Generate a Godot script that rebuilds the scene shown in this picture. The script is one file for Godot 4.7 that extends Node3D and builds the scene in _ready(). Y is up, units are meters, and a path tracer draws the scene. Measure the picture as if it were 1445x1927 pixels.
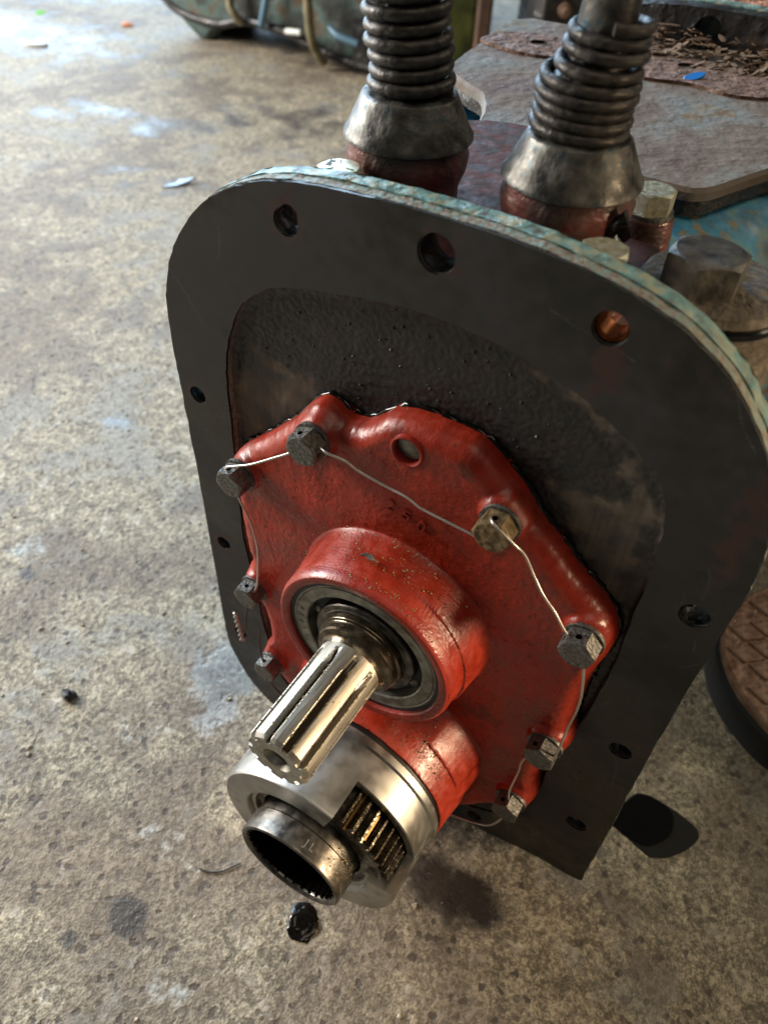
extends Node3D
# Millimetre figures are in the gearbox's own frame: origin on the input shaft at the bearing face, x across the
# front flange, y up, z out of the flange. The floor lies H below that origin.
const H := 0.245
var rng := RandomNumberGenerator.new()
var gearbox: Node3D
var M := {}
var taken := {}

# ------------------------------------------------------------------ helpers
class Soup:
	var v := PackedVector3Array()
	func tri(a: Vector3, b: Vector3, c: Vector3) -> void:
		v.append(a); v.append(b); v.append(c)
	func quad(a: Vector3, b: Vector3, c: Vector3, d: Vector3) -> void:
		tri(a, b, c); tri(a, c, d)
	func add(s: Soup, t: Transform3D) -> void:
		for p in s.v: v.append(t * p)
	func volume() -> float:
		var s := 0.0
		for i in range(0, v.size(), 3): s += v[i].dot(v[i + 1].cross(v[i + 2]))
		return s
	func outward() -> Soup:
		if volume() < 0.0:
			for i in range(0, v.size(), 3):
				var t := v[i + 1]; v[i + 1] = v[i + 2]; v[i + 2] = t
		return self

func commit(s: Soup, deg := 35.0) -> ArrayMesh:
	var n := s.v.size()
	var ids := PackedInt32Array(); ids.resize(n)
	var seen := {}
	var faces := []
	var fn := PackedVector3Array(); fn.resize(n / 3)
	var fa := PackedVector3Array(); fa.resize(n / 3)
	for f in n / 3:
		var c := (s.v[f * 3 + 1] - s.v[f * 3]).cross(s.v[f * 3 + 2] - s.v[f * 3])
		fa[f] = c; fn[f] = c.normalized()
	for i in n:
		var k := Vector3i((s.v[i] * 20000.0).round())
		var id: int = seen.get(k, -1)
		if id < 0:
			id = faces.size(); seen[k] = id; faces.append(PackedInt32Array())
		ids[i] = id
		faces[id].append(i / 3)
	var lim := cos(deg_to_rad(deg))
	var nn := PackedVector3Array(); nn.resize(n)
	var vv := PackedVector3Array(); vv.resize(n)
	for f in n / 3:
		for j in 3:
			var i: int = f * 3 + j
			var sum := Vector3.ZERO
			var mine := fn[f]
			for g in faces[ids[i]]:
				if fn[g].dot(mine) > lim: sum += fa[g]
			var o: int = f * 3 + (0 if j == 0 else 3 - j)
			vv[o] = s.v[i]
			nn[o] = sum.normalized() if sum.length_squared() > 0.0 else Vector3.UP
	var uv := PackedVector2Array(); uv.resize(n)
	for i in n: uv[i] = Vector2(vv[i].x, -vv[i].y)
	var a := []; a.resize(Mesh.ARRAY_MAX)
	a[Mesh.ARRAY_VERTEX] = vv; a[Mesh.ARRAY_NORMAL] = nn; a[Mesh.ARRAY_TEX_UV] = uv
	var m := ArrayMesh.new()
	m.add_surface_from_arrays(Mesh.PRIMITIVE_TRIANGLES, a)
	return m

# a smooth sheet p(u, v) on an nu x nv grid; a cell whose keep(centre) is false is left out
func sheet(nu: int, nv: int, p: Callable, wrap := false, keep = null, uvf = null) -> ArrayMesh:
	var w := nu if wrap else nu + 1
	var pts := PackedVector3Array(); pts.resize(w * (nv + 1))
	for j in nv + 1:
		for i in w: pts[j * w + i] = p.call(float(i) / nu, float(j) / nv)
	var idx := PackedInt32Array()
	var nn := PackedVector3Array(); nn.resize(pts.size())
	for j in nv:
		for i in nu:
			var a := j * w + i
			var b := j * w + (i + 1) % w
			var c := b + w
			var d := a + w
			if keep != null and not keep.call((pts[a] + pts[c]) * 0.5): continue
			var n := (pts[c] - pts[a]).cross(pts[d] - pts[b])
			for k in [a, b, c, d]: nn[k] += n
			idx.append_array([a, c, b, a, d, c])
	for i in nn.size(): nn[i] = nn[i].normalized() if nn[i].length_squared() > 0.0 else Vector3.UP
	var uv := PackedVector2Array(); uv.resize(pts.size())
	for i in pts.size(): uv[i] = uvf.call(pts[i]) if uvf != null else Vector2(pts[i].x, -pts[i].y)
	var arr := []; arr.resize(Mesh.ARRAY_MAX)
	arr[Mesh.ARRAY_VERTEX] = pts; arr[Mesh.ARRAY_NORMAL] = nn; arr[Mesh.ARRAY_TEX_UV] = uv; arr[Mesh.ARRAY_INDEX] = idx
	var m := ArrayMesh.new()
	m.add_surface_from_arrays(Mesh.PRIMITIVE_TRIANGLES, arr)
	return m

# profile of [radius, height] pairs in mm turned round the z axis; a closed profile over part of a turn gets end caps
func lathe(prof: Array, segs := 64, a0 := 0.0, a1 := 360.0, closed := true, wob := 0.0) -> Soup:
	var s := Soup.new()
	var full := absf(a1 - a0) >= 359.9
	var n := prof.size()
	for i in segs:
		var t0 := deg_to_rad(lerpf(a0, a1, float(i) / segs))
		var t1 := deg_to_rad(lerpf(a0, a1, float((i + 1) % segs if full else i + 1) / segs))
		for j in (n if closed else n - 1):
			var p: Array = prof[j]; var q: Array = prof[(j + 1) % n]
			var f0 := 1.0 + wob * sin(3.0 * t0 + p[1] * 0.13); var f1 := 1.0 + wob * sin(3.0 * t1 + p[1] * 0.13)
			var g0 := 1.0 + wob * sin(3.0 * t0 + q[1] * 0.13); var g1 := 1.0 + wob * sin(3.0 * t1 + q[1] * 0.13)
			var A := Vector3(cos(t0) * p[0] * f0, sin(t0) * p[0] * f0, p[1]) * 0.001
			var B := Vector3(cos(t1) * p[0] * f1, sin(t1) * p[0] * f1, p[1]) * 0.001
			var C := Vector3(cos(t1) * q[0] * g1, sin(t1) * q[0] * g1, q[1]) * 0.001
			var D := Vector3(cos(t0) * q[0] * g0, sin(t0) * q[0] * g0, q[1]) * 0.001
			if p[0] > 0.001: s.tri(A, B, C)
			if q[0] > 0.001: s.tri(A, C, D)
	if closed and not full:
		var flat := PackedVector2Array()
		for p in prof: flat.append(Vector2(p[0], p[1]) * 0.001)
		var ix := Geometry2D.triangulate_polygon(flat)
		for e in 2:
			var t := deg_to_rad(a1 if e else a0)
			for k in range(0, ix.size(), 3):
				var w := []
				for m in 3:
					var f := flat[ix[k + m]]
					w.append(Vector3(cos(t) * f.x, sin(t) * f.x, f.y))
				if (e == 1) == (signed_area(flat, ix, k) > 0): s.tri(w[0], w[2], w[1])
				else: s.tri(w[0], w[1], w[2])
	return s.outward() if closed else s

func signed_area(f: PackedVector2Array, ix: PackedInt32Array, k: int) -> float:
	return (f[ix[k + 1]] - f[ix[k]]).cross(f[ix[k + 2]] - f[ix[k]])

# a flat outline (metres) given thickness along z with chamfered front rim
func slab(poly: PackedVector2Array, z0: float, z1: float, ch := 0.0) -> Soup:
	var s := Soup.new()
	if Geometry2D.is_polygon_clockwise(poly):
		poly = poly.duplicate(); poly.reverse()
	var n := poly.size()
	var inner := poly
	if ch > 0.0:
		inner = PackedVector2Array()
		for i in n:
			var d := (poly[(i + 1) % n] - poly[(i + n - 1) % n]).normalized()
			inner.append(poly[i] + Vector2(-d.y, d.x) * ch)
	for i in n:
		var a := poly[i]; var b := poly[(i + 1) % n]
		var c := inner[i]; var d := inner[(i + 1) % n]
		s.quad(v3(a, z0), v3(b, z0), v3(b, z1 - ch), v3(a, z1 - ch))
		if ch > 0.0: s.quad(v3(a, z1 - ch), v3(b, z1 - ch), v3(d, z1), v3(c, z1))
	var ix := Geometry2D.triangulate_polygon(inner)
	for k in range(0, ix.size(), 3): 
		var sg := signed_area(inner, ix, k) > 0
		s.tri(v3(inner[ix[k]], z1), v3(inner[ix[k + (1 if sg else 2)]], z1), v3(inner[ix[k + (2 if sg else 1)]], z1))
	ix = Geometry2D.triangulate_polygon(poly)
	for k in range(0, ix.size(), 3):
		var sg := signed_area(poly, ix, k) > 0
		s.tri(v3(poly[ix[k]], z0), v3(poly[ix[k + (2 if sg else 1)]], z0), v3(poly[ix[k + (1 if sg else 2)]], z0))
	return s

func v3(p: Vector2, z: float) -> Vector3: return Vector3(p.x, p.y, z)

# a tube along a curve of points (metres); radius may taper
func tube(pts: PackedVector3Array, r: float, sides := 8, r1 := -1.0) -> Soup:
	var s := Soup.new()
	var rings := []
	var up := Vector3(0.31, 0.9, 0.2).normalized()
	for i in pts.size():
		var d := (pts[mini(i + 1, pts.size() - 1)] - pts[maxi(i - 1, 0)]).normalized()
		var x := (up - d * up.dot(d)).normalized()
		up = x
		var y := d.cross(x)
		var rr := r if r1 < 0.0 else lerpf(r, r1, float(i) / (pts.size() - 1))
		var ring := []
		for k in sides:
			var t := TAU * k / sides
			ring.append(pts[i] + (x * cos(t) + y * sin(t)) * rr)
		rings.append(ring)
	for i in pts.size() - 1:
		for k in sides:
			var k2 := (k + 1) % sides
			s.quad(rings[i][k], rings[i][k2], rings[i + 1][k2], rings[i + 1][k])
	for k in sides:
		s.tri(pts[0], rings[0][(k + 1) % sides], rings[0][k])
		s.tri(pts[-1], rings[-1][k], rings[-1][(k + 1) % sides])
	return s

func smooth_path(raw: Array, z: float, per := 6) -> PackedVector3Array:
	var c := Curve3D.new()
	for i in raw.size():
		var p := Vector3(raw[i][0], raw[i][1], 0) * 0.001 + Vector3(0, 0, raw[i][2] * 0.001 if raw[i].size() > 2 else z)
		var a: Array = raw[maxi(i - 1, 0)]; var b: Array = raw[mini(i + 1, raw.size() - 1)]
		var d := Vector3(b[0] - a[0], b[1] - a[1], (b[2] - a[2]) if b.size() > 2 and a.size() > 2 else 0.0) * 0.001 / 6.0
		c.add_point(p, -d, d)
	var out := PackedVector3Array()
	for i in raw.size() - 1:
		for k in per: out.append(c.sample(i, float(k) / per))
	out.append(c.sample(raw.size() - 2, 1.0))
	return out

func smooth_outline(mm: Array, per := 5, jit := 0.0, sd := 1) -> PackedVector2Array:
	var n := mm.size()
	var out := PackedVector2Array()
	var f := FastNoiseLite.new(); f.seed = sd; f.frequency = 0.12
	for i in n:
		var p0 := mmv(mm[(i + n - 1) % n]); var p1 := mmv(mm[i]); var p2 := mmv(mm[(i + 1) % n]); var p3 := mmv(mm[(i + 2) % n])
		for k in per:
			var q := p1.cubic_interpolate(p2, p0 * 0.5 + p1 * 0.5 if p0.distance_to(p1) > 60.0 else p0, p3 * 0.5 + p2 * 0.5 if p3.distance_to(p2) > 60.0 else p3, float(k) / per)
			q += Vector2(f.get_noise_2d(q.x * 4.0, q.y * 4.0), f.get_noise_2d(q.x * 4.0 + 500.0, q.y * 4.0)) * jit
			out.append(q * 0.001)
	return out

func mmv(a: Array) -> Vector2: return Vector2(a[0], a[1])

func box(c: Vector3, size: Vector3, ch := 0.002) -> Soup:
	var h := size * 0.5
	var poly := PackedVector2Array([Vector2(-h.x, -h.y), Vector2(h.x, -h.y), Vector2(h.x, h.y), Vector2(-h.x, h.y)])
	var s := Soup.new()
	s.add(slab(poly, -h.z, h.z, ch), Transform3D(Basis(), c))
	return s

func numbered(n: String) -> String:
	var k: int = taken.get(n, 0)
	taken[n] = k + 1
	return n if k == 0 else "%s_%03d" % [n, k]

func thing(called: String, label: String, category: String, at := Vector3.ZERO, group := "") -> Node3D:
	var o := Node3D.new()
	o.name = numbered(called); o.position = at
	add_child(o)
	o.set_meta("label", label); o.set_meta("category", category)
	if group: o.set_meta("group", group)
	return o

func part(called: String, mesh: Mesh, mat: Material, parent: Node, at := Vector3.ZERO, rot := Vector3.ZERO) -> MeshInstance3D:
	var o := MeshInstance3D.new()
	o.mesh = mesh; o.material_override = null
	for k in mesh.get_surface_count(): o.set_surface_override_material(k, mat)
	var k := 0
	var nm := called
	while parent.has_node(nm):
		k += 1; nm = "%s_%03d" % [called, k]
	o.name = nm
	o.position = at; o.rotation = rot
	parent.add_child(o, true)
	return o

func lone(called: String, label: String, category: String, mesh: Mesh, mat: Material, at := Vector3.ZERO, rot := Vector3.ZERO, group := "") -> MeshInstance3D:
	var o := MeshInstance3D.new()
	o.mesh = mesh
	for k in mesh.get_surface_count(): o.set_surface_override_material(k, mat)
	o.name = numbered(called); o.position = at; o.rotation = rot
	add_child(o)
	o.set_meta("label", label); o.set_meta("category", category)
	if group: o.set_meta("group", group)
	return o

func kind(called: String, mesh: Mesh, mat: Material, k: String, parent: Node = self, label := "") -> MeshInstance3D:
	var o := part(called, mesh, mat, parent)
	o.set_meta("kind", k)
	if label: o.set_meta("label", label)
	return o

# ------------------------------------------------------------------ textures
func noise(sd: int, freq: float, oct := 4, type := FastNoiseLite.TYPE_SIMPLEX_SMOOTH) -> FastNoiseLite:
	var f := FastNoiseLite.new()
	f.seed = sd; f.noise_type = type; f.frequency = freq; f.fractal_octaves = oct
	f.fractal_type = FastNoiseLite.FRACTAL_FBM if oct > 1 else FastNoiseLite.FRACTAL_NONE
	return f

func ramp_tex(f: FastNoiseLite, stops: Array, size := 512, hard := false) -> ImageTexture:
	var im := f.get_seamless_image(size, size, false, false, 0.12, true)
	im.convert(Image.FORMAT_L8)
	var d := im.get_data()
	var g := Gradient.new()
	var off := PackedFloat32Array(); var col := PackedColorArray()
	for s in stops: off.append(s[0]); col.append(s[1])
	g.offsets = off; g.colors = col
	g.interpolation_mode = Gradient.GRADIENT_INTERPOLATE_CONSTANT if hard else Gradient.GRADIENT_INTERPOLATE_LINEAR
	var lut := []
	for i in 256:
		var c := g.sample(i / 255.0)
		lut.append([int(c.r * 255), int(c.g * 255), int(c.b * 255)])
	var out := PackedByteArray(); out.resize(size * size * 3)
	for i in d.size():
		var c: Array = lut[d[i]]
		out[i * 3] = c[0]; out[i * 3 + 1] = c[1]; out[i * 3 + 2] = c[2]
	return ImageTexture.create_from_image(Image.create_from_data(size, size, false, Image.FORMAT_RGB8, out))

func grey_tex(f: FastNoiseLite, lo: float, hi: float, size := 512) -> ImageTexture:
	return ramp_tex(f, [[0.0, Color(lo, lo, lo)], [0.3, Color(lo, lo, lo).lerp(Color(hi, hi, hi), 0.2)], [0.7, Color(lo, lo, lo).lerp(Color(hi, hi, hi), 0.8)], [1.0, Color(hi, hi, hi)]], size)

func mat(called: String, color: Color, rough: float, metal := 0.0, albedo: Texture2D = null, rtex: Texture2D = null, bump: Texture2D = null, depth := 0.0, scale := 8.0) -> StandardMaterial3D:
	var m := StandardMaterial3D.new()
	m.resource_name = called
	m.albedo_color = color
	m.roughness = rough; m.metallic = metal
	m.uv1_triplanar = true; m.uv1_scale = Vector3.ONE * scale
	if albedo: m.albedo_texture = albedo
	if rtex:
		m.roughness_texture = rtex; m.roughness = 1.0
	if bump:
		m.heightmap_enabled = true; m.heightmap_texture = bump; m.heightmap_scale = depth
	M[called] = m
	return m

func rgb(r: int, g: int, b: int) -> Color: return Color8(r, g, b)

func materials() -> void:
	var fine := grey_tex(noise(3, 0.035, 4), 0.0, 1.0)
	var mid := grey_tex(noise(4, 0.012, 5), 0.0, 1.0)
	var pits := ramp_tex(noise(5, 0.04, 3, FastNoiseLite.TYPE_CELLULAR), [[0.0, Color.WHITE], [0.5, Color(0.8, 0.8, 0.8)], [1.0, Color.BLACK]])
	var rough_a := grey_tex(noise(6, 0.01, 5), 0.22, 0.55)
	var rough_b := grey_tex(noise(7, 0.014, 5), 0.12, 0.42)
	var rough_c := grey_tex(noise(8, 0.012, 5), 0.55, 0.95)
	var skin := noise(9, 0.09, 3).get_seamless_image(512, 512, false, false, 0.12, true)
	skin.convert(Image.FORMAT_L8)
	var sd := skin.get_data()
	var pd := (pits as ImageTexture).get_image().get_data()
	for i in sd.size(): sd[i] = clampi(int(sd[i] * 0.62 + pd[i * 3] * 0.38), 0, 255)
	var cast := ImageTexture.create_from_image(Image.create_from_data(512, 512, false, Image.FORMAT_L8, sd))
	mat("red_paint", Color.WHITE, 0.4, 0.0, ramp_tex(noise(11, 0.008, 5), [[0.0, rgb(100, 28, 19)], [0.18, rgb(132, 37, 25)], [0.7, rgb(142, 40, 26)], [0.9, rgb(150, 46, 30)], [1.0, rgb(96, 30, 22)]]), grey_tex(noise(12, 0.012, 5), 0.18, 0.55), cast, 0.03, 15.0)
	mat("red_dirty", Color.WHITE, 0.5, 0.0, ramp_tex(noise(54, 0.012, 5), [[0.0, rgb(30, 22, 21)], [0.4, rgb(52, 28, 26)], [0.7, rgb(78, 32, 28)], [1.0, rgb(62, 52, 46)]]), rough_c, mid, 0.03, 12.0)
	mat("dusty_boss", Color.WHITE, 0.8, 0.0, ramp_tex(noise(55, 0.02, 5), [[0.0, rgb(50, 43, 36)], [0.5, rgb(88, 78, 64)], [1.0, rgb(122, 110, 88)]]), rough_c, mid, 0.12, 14.0)
	mat("orange_wear", rgb(168, 92, 42), 0.5, 0.0, ramp_tex(noise(13, 0.02, 4), [[0.0, rgb(140, 80, 50)], [1.0, rgb(230, 150, 90)]]))
	mat("gasket_black", Color.WHITE, 0.6, 0.0, ramp_tex(noise(14, 0.006, 6), [[0.0, rgb(28, 27, 28)], [0.4, rgb(37, 36, 36)], [0.62, rgb(43, 42, 41)], [0.82, rgb(50, 48, 44)], [1.0, rgb(48, 36, 32)]]), grey_tex(noise(15, 0.008, 5), 0.5, 0.8), fine, 0.01, 5.0)
	mat("flange_bare", Color.WHITE, 0.7, 0.2, ramp_tex(noise(16, 0.03, 5), [[0.0, rgb(76, 66, 58)], [0.35, rgb(128, 118, 106)], [0.5, rgb(146, 138, 124)], [0.6, rgb(122, 142, 136)], [0.74, rgb(106, 138, 136)], [0.86, rgb(150, 148, 124)], [1.0, rgb(70, 66, 60)]]), rough_c, fine, 0.05, 14.0)
	mat("flange_teal", Color.WHITE, 0.5, 0.0, ramp_tex(noise(17, 0.016, 5), [[0.0, rgb(60, 62, 58)], [0.28, rgb(110, 120, 112)], [0.36, rgb(88, 126, 126)], [0.52, rgb(118, 152, 146)], [0.64, rgb(140, 150, 136)], [0.8, rgb(160, 156, 126)], [1.0, rgb(76, 108, 146)]]), grey_tex(noise(18, 0.02, 4), 0.25, 0.7), mid, 0.12, 11.0)
	mat("blue_paint", Color.WHITE, 0.5, 0.0, ramp_tex(noise(19, 0.009, 5), [[0.0, rgb(60, 50, 40)], [0.24, rgb(112, 100, 78)], [0.36, rgb(128, 122, 98)], [0.42, rgb(48, 118, 152)], [0.6, rgb(62, 142, 178)], [0.7, rgb(90, 150, 160)], [0.8, rgb(132, 130, 104)], [1.0, rgb(150, 140, 110)]]), grey_tex(noise(20, 0.015, 4), 0.3, 0.8), mid, 0.1, 6.0)
	mat("rust_top", Color.WHITE, 0.8, 0.0, ramp_tex(noise(21, 0.006, 6), [[0.0, rgb(88, 62, 48)], [0.25, rgb(96, 80, 68)], [0.5, rgb(104, 90, 77)], [0.66, rgb(106, 100, 92)], [0.8, rgb(104, 106, 102)], [0.92, rgb(112, 98, 76)], [1.0, rgb(90, 60, 46)]]), grey_tex(noise(22, 0.012, 5), 0.55, 0.95), fine, 0.08, 3.5)
	mat("rust_flake", Color.WHITE, 0.9, 0.0, ramp_tex(noise(23, 0.02, 5), [[0.0, rgb(70, 48, 38)], [0.5, rgb(104, 76, 60)], [1.0, rgb(128, 98, 78)]]), rough_c, mid, 0.2, 9.0)
	mat("old_fibre", Color.WHITE, 0.95, 0.0, ramp_tex(noise(24, 0.03, 5), [[0.0, rgb(96, 54, 34)], [0.5, rgb(160, 104, 70)], [1.0, rgb(206, 160, 118)]]), rough_c, mid, 0.4, 9.0)
	mat("tar_black", Color.WHITE, 0.6, 0.0, ramp_tex(noise(25, 0.02, 5), [[0.0, rgb(22, 21, 20)], [0.6, rgb(40, 38, 37)], [1.0, rgb(62, 56, 52)]]), grey_tex(noise(26, 0.03, 4), 0.2, 0.7), mid, 0.2, 9.0)
	mat("steel", Color.WHITE, 0.3, 1.0, ramp_tex(noise(27, 0.006, 5), [[0.0, rgb(138, 130, 114)], [0.3, rgb(162, 160, 154)], [0.7, rgb(180, 179, 175)], [1.0, rgb(160, 156, 146)]]), grey_tex(noise(28, 0.012, 5), 0.28, 0.5), fine, 0.0012, 9.0)
	mat("steel_oily", Color.WHITE, 0.25, 1.0, ramp_tex(noise(29, 0.012, 5), [[0.0, rgb(150, 138, 112)], [0.3, rgb(160, 154, 140)], [0.65, rgb(178, 175, 167)], [1.0, rgb(188, 185, 178)]]), grey_tex(noise(59, 0.012, 5), 0.36, 0.6), fine, 0.004, 12.0)
	(M.steel_oily as StandardMaterial3D).uv1_scale = Vector3(34, 34, 3.4)
	mat("steel_dark", Color.WHITE, 0.3, 0.9, ramp_tex(noise(30, 0.014, 5), [[0.0, rgb(50, 46, 42)], [0.5, rgb(98, 95, 90)], [1.0, rgb(140, 134, 124)]]), grey_tex(noise(31, 0.014, 4), 0.24, 0.5), fine, 0.004, 14.0)
	mat("race_grey", Color.WHITE, 0.4, 0.7, ramp_tex(noise(32, 0.016, 5), [[0.0, rgb(84, 82, 74)], [0.5, rgb(132, 130, 122)], [1.0, rgb(160, 157, 148)]]), grey_tex(noise(33, 0.02, 4), 0.3, 0.5), null, 0.0, 14.0)
	mat("bolt_dark", Color.WHITE, 0.45, 0.8, ramp_tex(noise(34, 0.03, 5), [[0.0, rgb(70, 66, 62)], [0.5, rgb(108, 107, 104)], [1.0, rgb(134, 132, 128)]]), grey_tex(noise(35, 0.03, 4), 0.35, 0.6), fine, 0.02, 20.0)
	mat("bolt_zinc", Color.WHITE, 0.4, 0.8, ramp_tex(noise(36, 0.02, 5), [[0.0, rgb(168, 158, 118)], [0.5, rgb(204, 198, 168)], [1.0, rgb(222, 222, 206)]]), grey_tex(noise(37, 0.03, 4), 0.3, 0.5), null, 0.0, 20.0)
	mat("bolt_rust", Color.WHITE, 0.6, 0.5, ramp_tex(noise(38, 0.02, 5), [[0.0, rgb(66, 50, 34)], [0.5, rgb(120, 104, 76)], [1.0, rgb(160, 140, 104)]]), rough_a, mid, 0.05, 16.0)
	mat("plug_iron", Color.WHITE, 0.6, 0.4, ramp_tex(noise(58, 0.012, 5), [[0.0, rgb(50, 46, 44)], [0.4, rgb(92, 86, 78)], [1.0, rgb(124, 116, 100)]]), rough_a, mid, 0.05, 12.0)
	mat("wire_steel", rgb(186, 182, 174), 0.38, 0.9)
	mat("wire_dark", rgb(74, 66, 58), 0.5, 0.7)
	mat("spring_iron", Color.WHITE, 0.35, 0.45, ramp_tex(noise(39, 0.02, 5), [[0.0, rgb(28, 26, 25)], [0.5, rgb(62, 58, 55)], [1.0, rgb(98, 92, 84)]]), grey_tex(noise(40, 0.02, 4), 0.34, 0.68), mid, 0.05, 18.0)
	mat("cone_iron", Color.WHITE, 0.35, 0.6, ramp_tex(noise(41, 0.012, 6), [[0.0, rgb(24, 24, 24)], [0.3, rgb(58, 56, 54)], [0.5, rgb(90, 88, 84)], [0.72, rgb(112, 109, 102)], [0.84, rgb(84, 98, 100)], [0.92, rgb(44, 94, 124)], [1.0, rgb(120, 112, 92)]]), grey_tex(noise(42, 0.02, 5), 0.25, 0.7), mid, 0.06, 12.0)
	mat("socket_brown", Color.WHITE, 0.35, 0.2, ramp_tex(noise(43, 0.01, 5), [[0.0, rgb(44, 34, 32)], [0.45, rgb(78, 58, 52)], [0.7, rgb(104, 52, 46)], [1.0, rgb(118, 104, 94)]]), grey_tex(noise(44, 0.02, 4), 0.2, 0.5), fine, 0.05, 9.0)
	mat("void_black", rgb(9, 9, 11), 0.5)
	mat("seal_black", rgb(20, 20, 21), 0.35)
	mat("gloss_black", rgb(14, 11, 9), 0.12)
	mat("patch_rim_black", Color.WHITE, 0.9, 0.0, ramp_tex(noise(56, 0.03, 4), [[0.0, rgb(16, 15, 13)], [0.8, rgb(22, 20, 18)], [1.0, rgb(44, 40, 34)]]), null, mid, 0.05, 20.0)
	mat("oil_brown", rgb(62, 50, 34), 0.16)
	mat("collar_oily", Color.WHITE, 0.25, 0.95, ramp_tex(noise(57, 0.012, 5), [[0.0, rgb(52, 42, 32)], [0.5, rgb(104, 94, 80)], [1.0, rgb(150, 140, 122)]]), rough_b, fine, 0.012, 12.0)
	mat("gear_oily", Color.WHITE, 0.2, 0.85, ramp_tex(noise(45, 0.012, 5), [[0.0, rgb(44, 39, 32)], [0.5, rgb(92, 86, 74)], [1.0, rgb(150, 142, 126)]]), grey_tex(noise(46, 0.02, 4), 0.12, 0.35), fine, 0.02, 14.0)
	mat("brass_tone", rgb(120, 88, 40), 0.4, 0.6)
	mat("thread_orange", rgb(150, 84, 36), 0.35, 0.6)
	mat("green_machine", Color.WHITE, 0.5, 0.0, ramp_tex(noise(47, 0.01, 5), [[0.0, rgb(34, 33, 32)], [0.4, rgb(52, 58, 56)], [0.62, rgb(74, 96, 93)], [0.8, rgb(84, 74, 60)], [1.0, rgb(66, 50, 38)]]), rough_a, mid, 0.3, 1.5)
	mat("moss_green", Color.WHITE, 0.8, 0.0, ramp_tex(noise(48, 0.012, 5), [[0.0, rgb(52, 50, 38)], [0.4, rgb(92, 104, 58)], [0.7, rgb(120, 134, 72)], [1.0, rgb(128, 120, 88)]]), null, null, 0.0, 2.0)
	mat("hose_tan", Color.WHITE, 0.6, 0.0, ramp_tex(noise(49, 0.02, 4), [[0.0, rgb(70, 62, 44)], [0.6, rgb(116, 106, 78)], [1.0, rgb(150, 140, 104)]]), null, null, 0.0, 3.0)
	mat("hose_blue", rgb(84, 116, 136), 0.45)
	mat("post_brown", Color.WHITE, 0.8, 0.0, ramp_tex(noise(50, 0.012, 5), [[0.0, rgb(64, 48, 40)], [1.0, rgb(134, 104, 84)]]), null, null, 0.0, 2.0)
	mat("iron_dark", Color.WHITE, 0.6, 0.2, ramp_tex(noise(51, 0.012, 5), [[0.0, rgb(26, 25, 25)], [0.7, rgb(48, 46, 46)], [1.0, rgb(80, 64, 54)]]), rough_a, mid, 0.2, 5.0)
	mat("tread_rust", Color.WHITE, 0.6, 0.0, ramp_tex(noise(52, 0.02, 5), [[0.0, rgb(70, 48, 38)], [0.4, rgb(128, 92, 72)], [0.7, rgb(150, 114, 90)], [1.0, rgb(166, 140, 120)]]), rough_a, mid, 0.1, 9.0)
	mat("rubber", rgb(24, 24, 24), 0.7)
	mat("leaf_green", rgb(96, 168, 48), 0.5)
	mat("chip_pale", rgb(206, 208, 204), 0.5)
	mat("shard_grey", rgb(150, 156, 164), 0.3, 0.6)
	mat("orange_bit", rgb(206, 130, 84), 0.6)
	mat("blue_plastic", rgb(38, 120, 200), 0.35)
	mat("clinker", rgb(44, 38, 36), 0.6)
	mat("straw", rgb(164, 132, 92), 0.9)
	mat("dry_leaf", Color.WHITE, 0.9, 0.0, ramp_tex(noise(53, 0.03, 4), [[0.0, rgb(60, 46, 36)], [0.6, rgb(116, 92, 70)], [1.0, rgb(190, 172, 150)]]), null, null, 0.0, 30.0)
	mat("oil_film", rgb(190, 198, 206), 0.16, 0.0, null, null, pits, 0.05, 24.0)
	mat("stone_grey", rgb(170, 158, 138), 0.8)

# ------------------------------------------------------------------ floor
func mask_bytes(spots: Array, x0: float, z0: float, size: float, n: int) -> PackedByteArray:
	var k := 256
	var im := Image.create_empty(k, k, false, Image.FORMAT_L8)
	for j in k:
		for i in k:
			var x := x0 + (i + 0.5) / k * size
			var z := z0 + (j + 0.5) / k * size
			var s := 0.0
			for c in spots:
				var dx: float = (x - c[0]) / c[2]; var dz: float = (z - c[1]) / c[3]
				var q := dx * dx + dz * dz
				if q < 4.0: s = maxf(s, exp(-q * 1.2) * c[4])
			im.set_pixel(i, j, Color(s, s, s))
	im.resize(n, n, Image.INTERPOLATE_CUBIC)
	return im.get_data()

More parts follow.
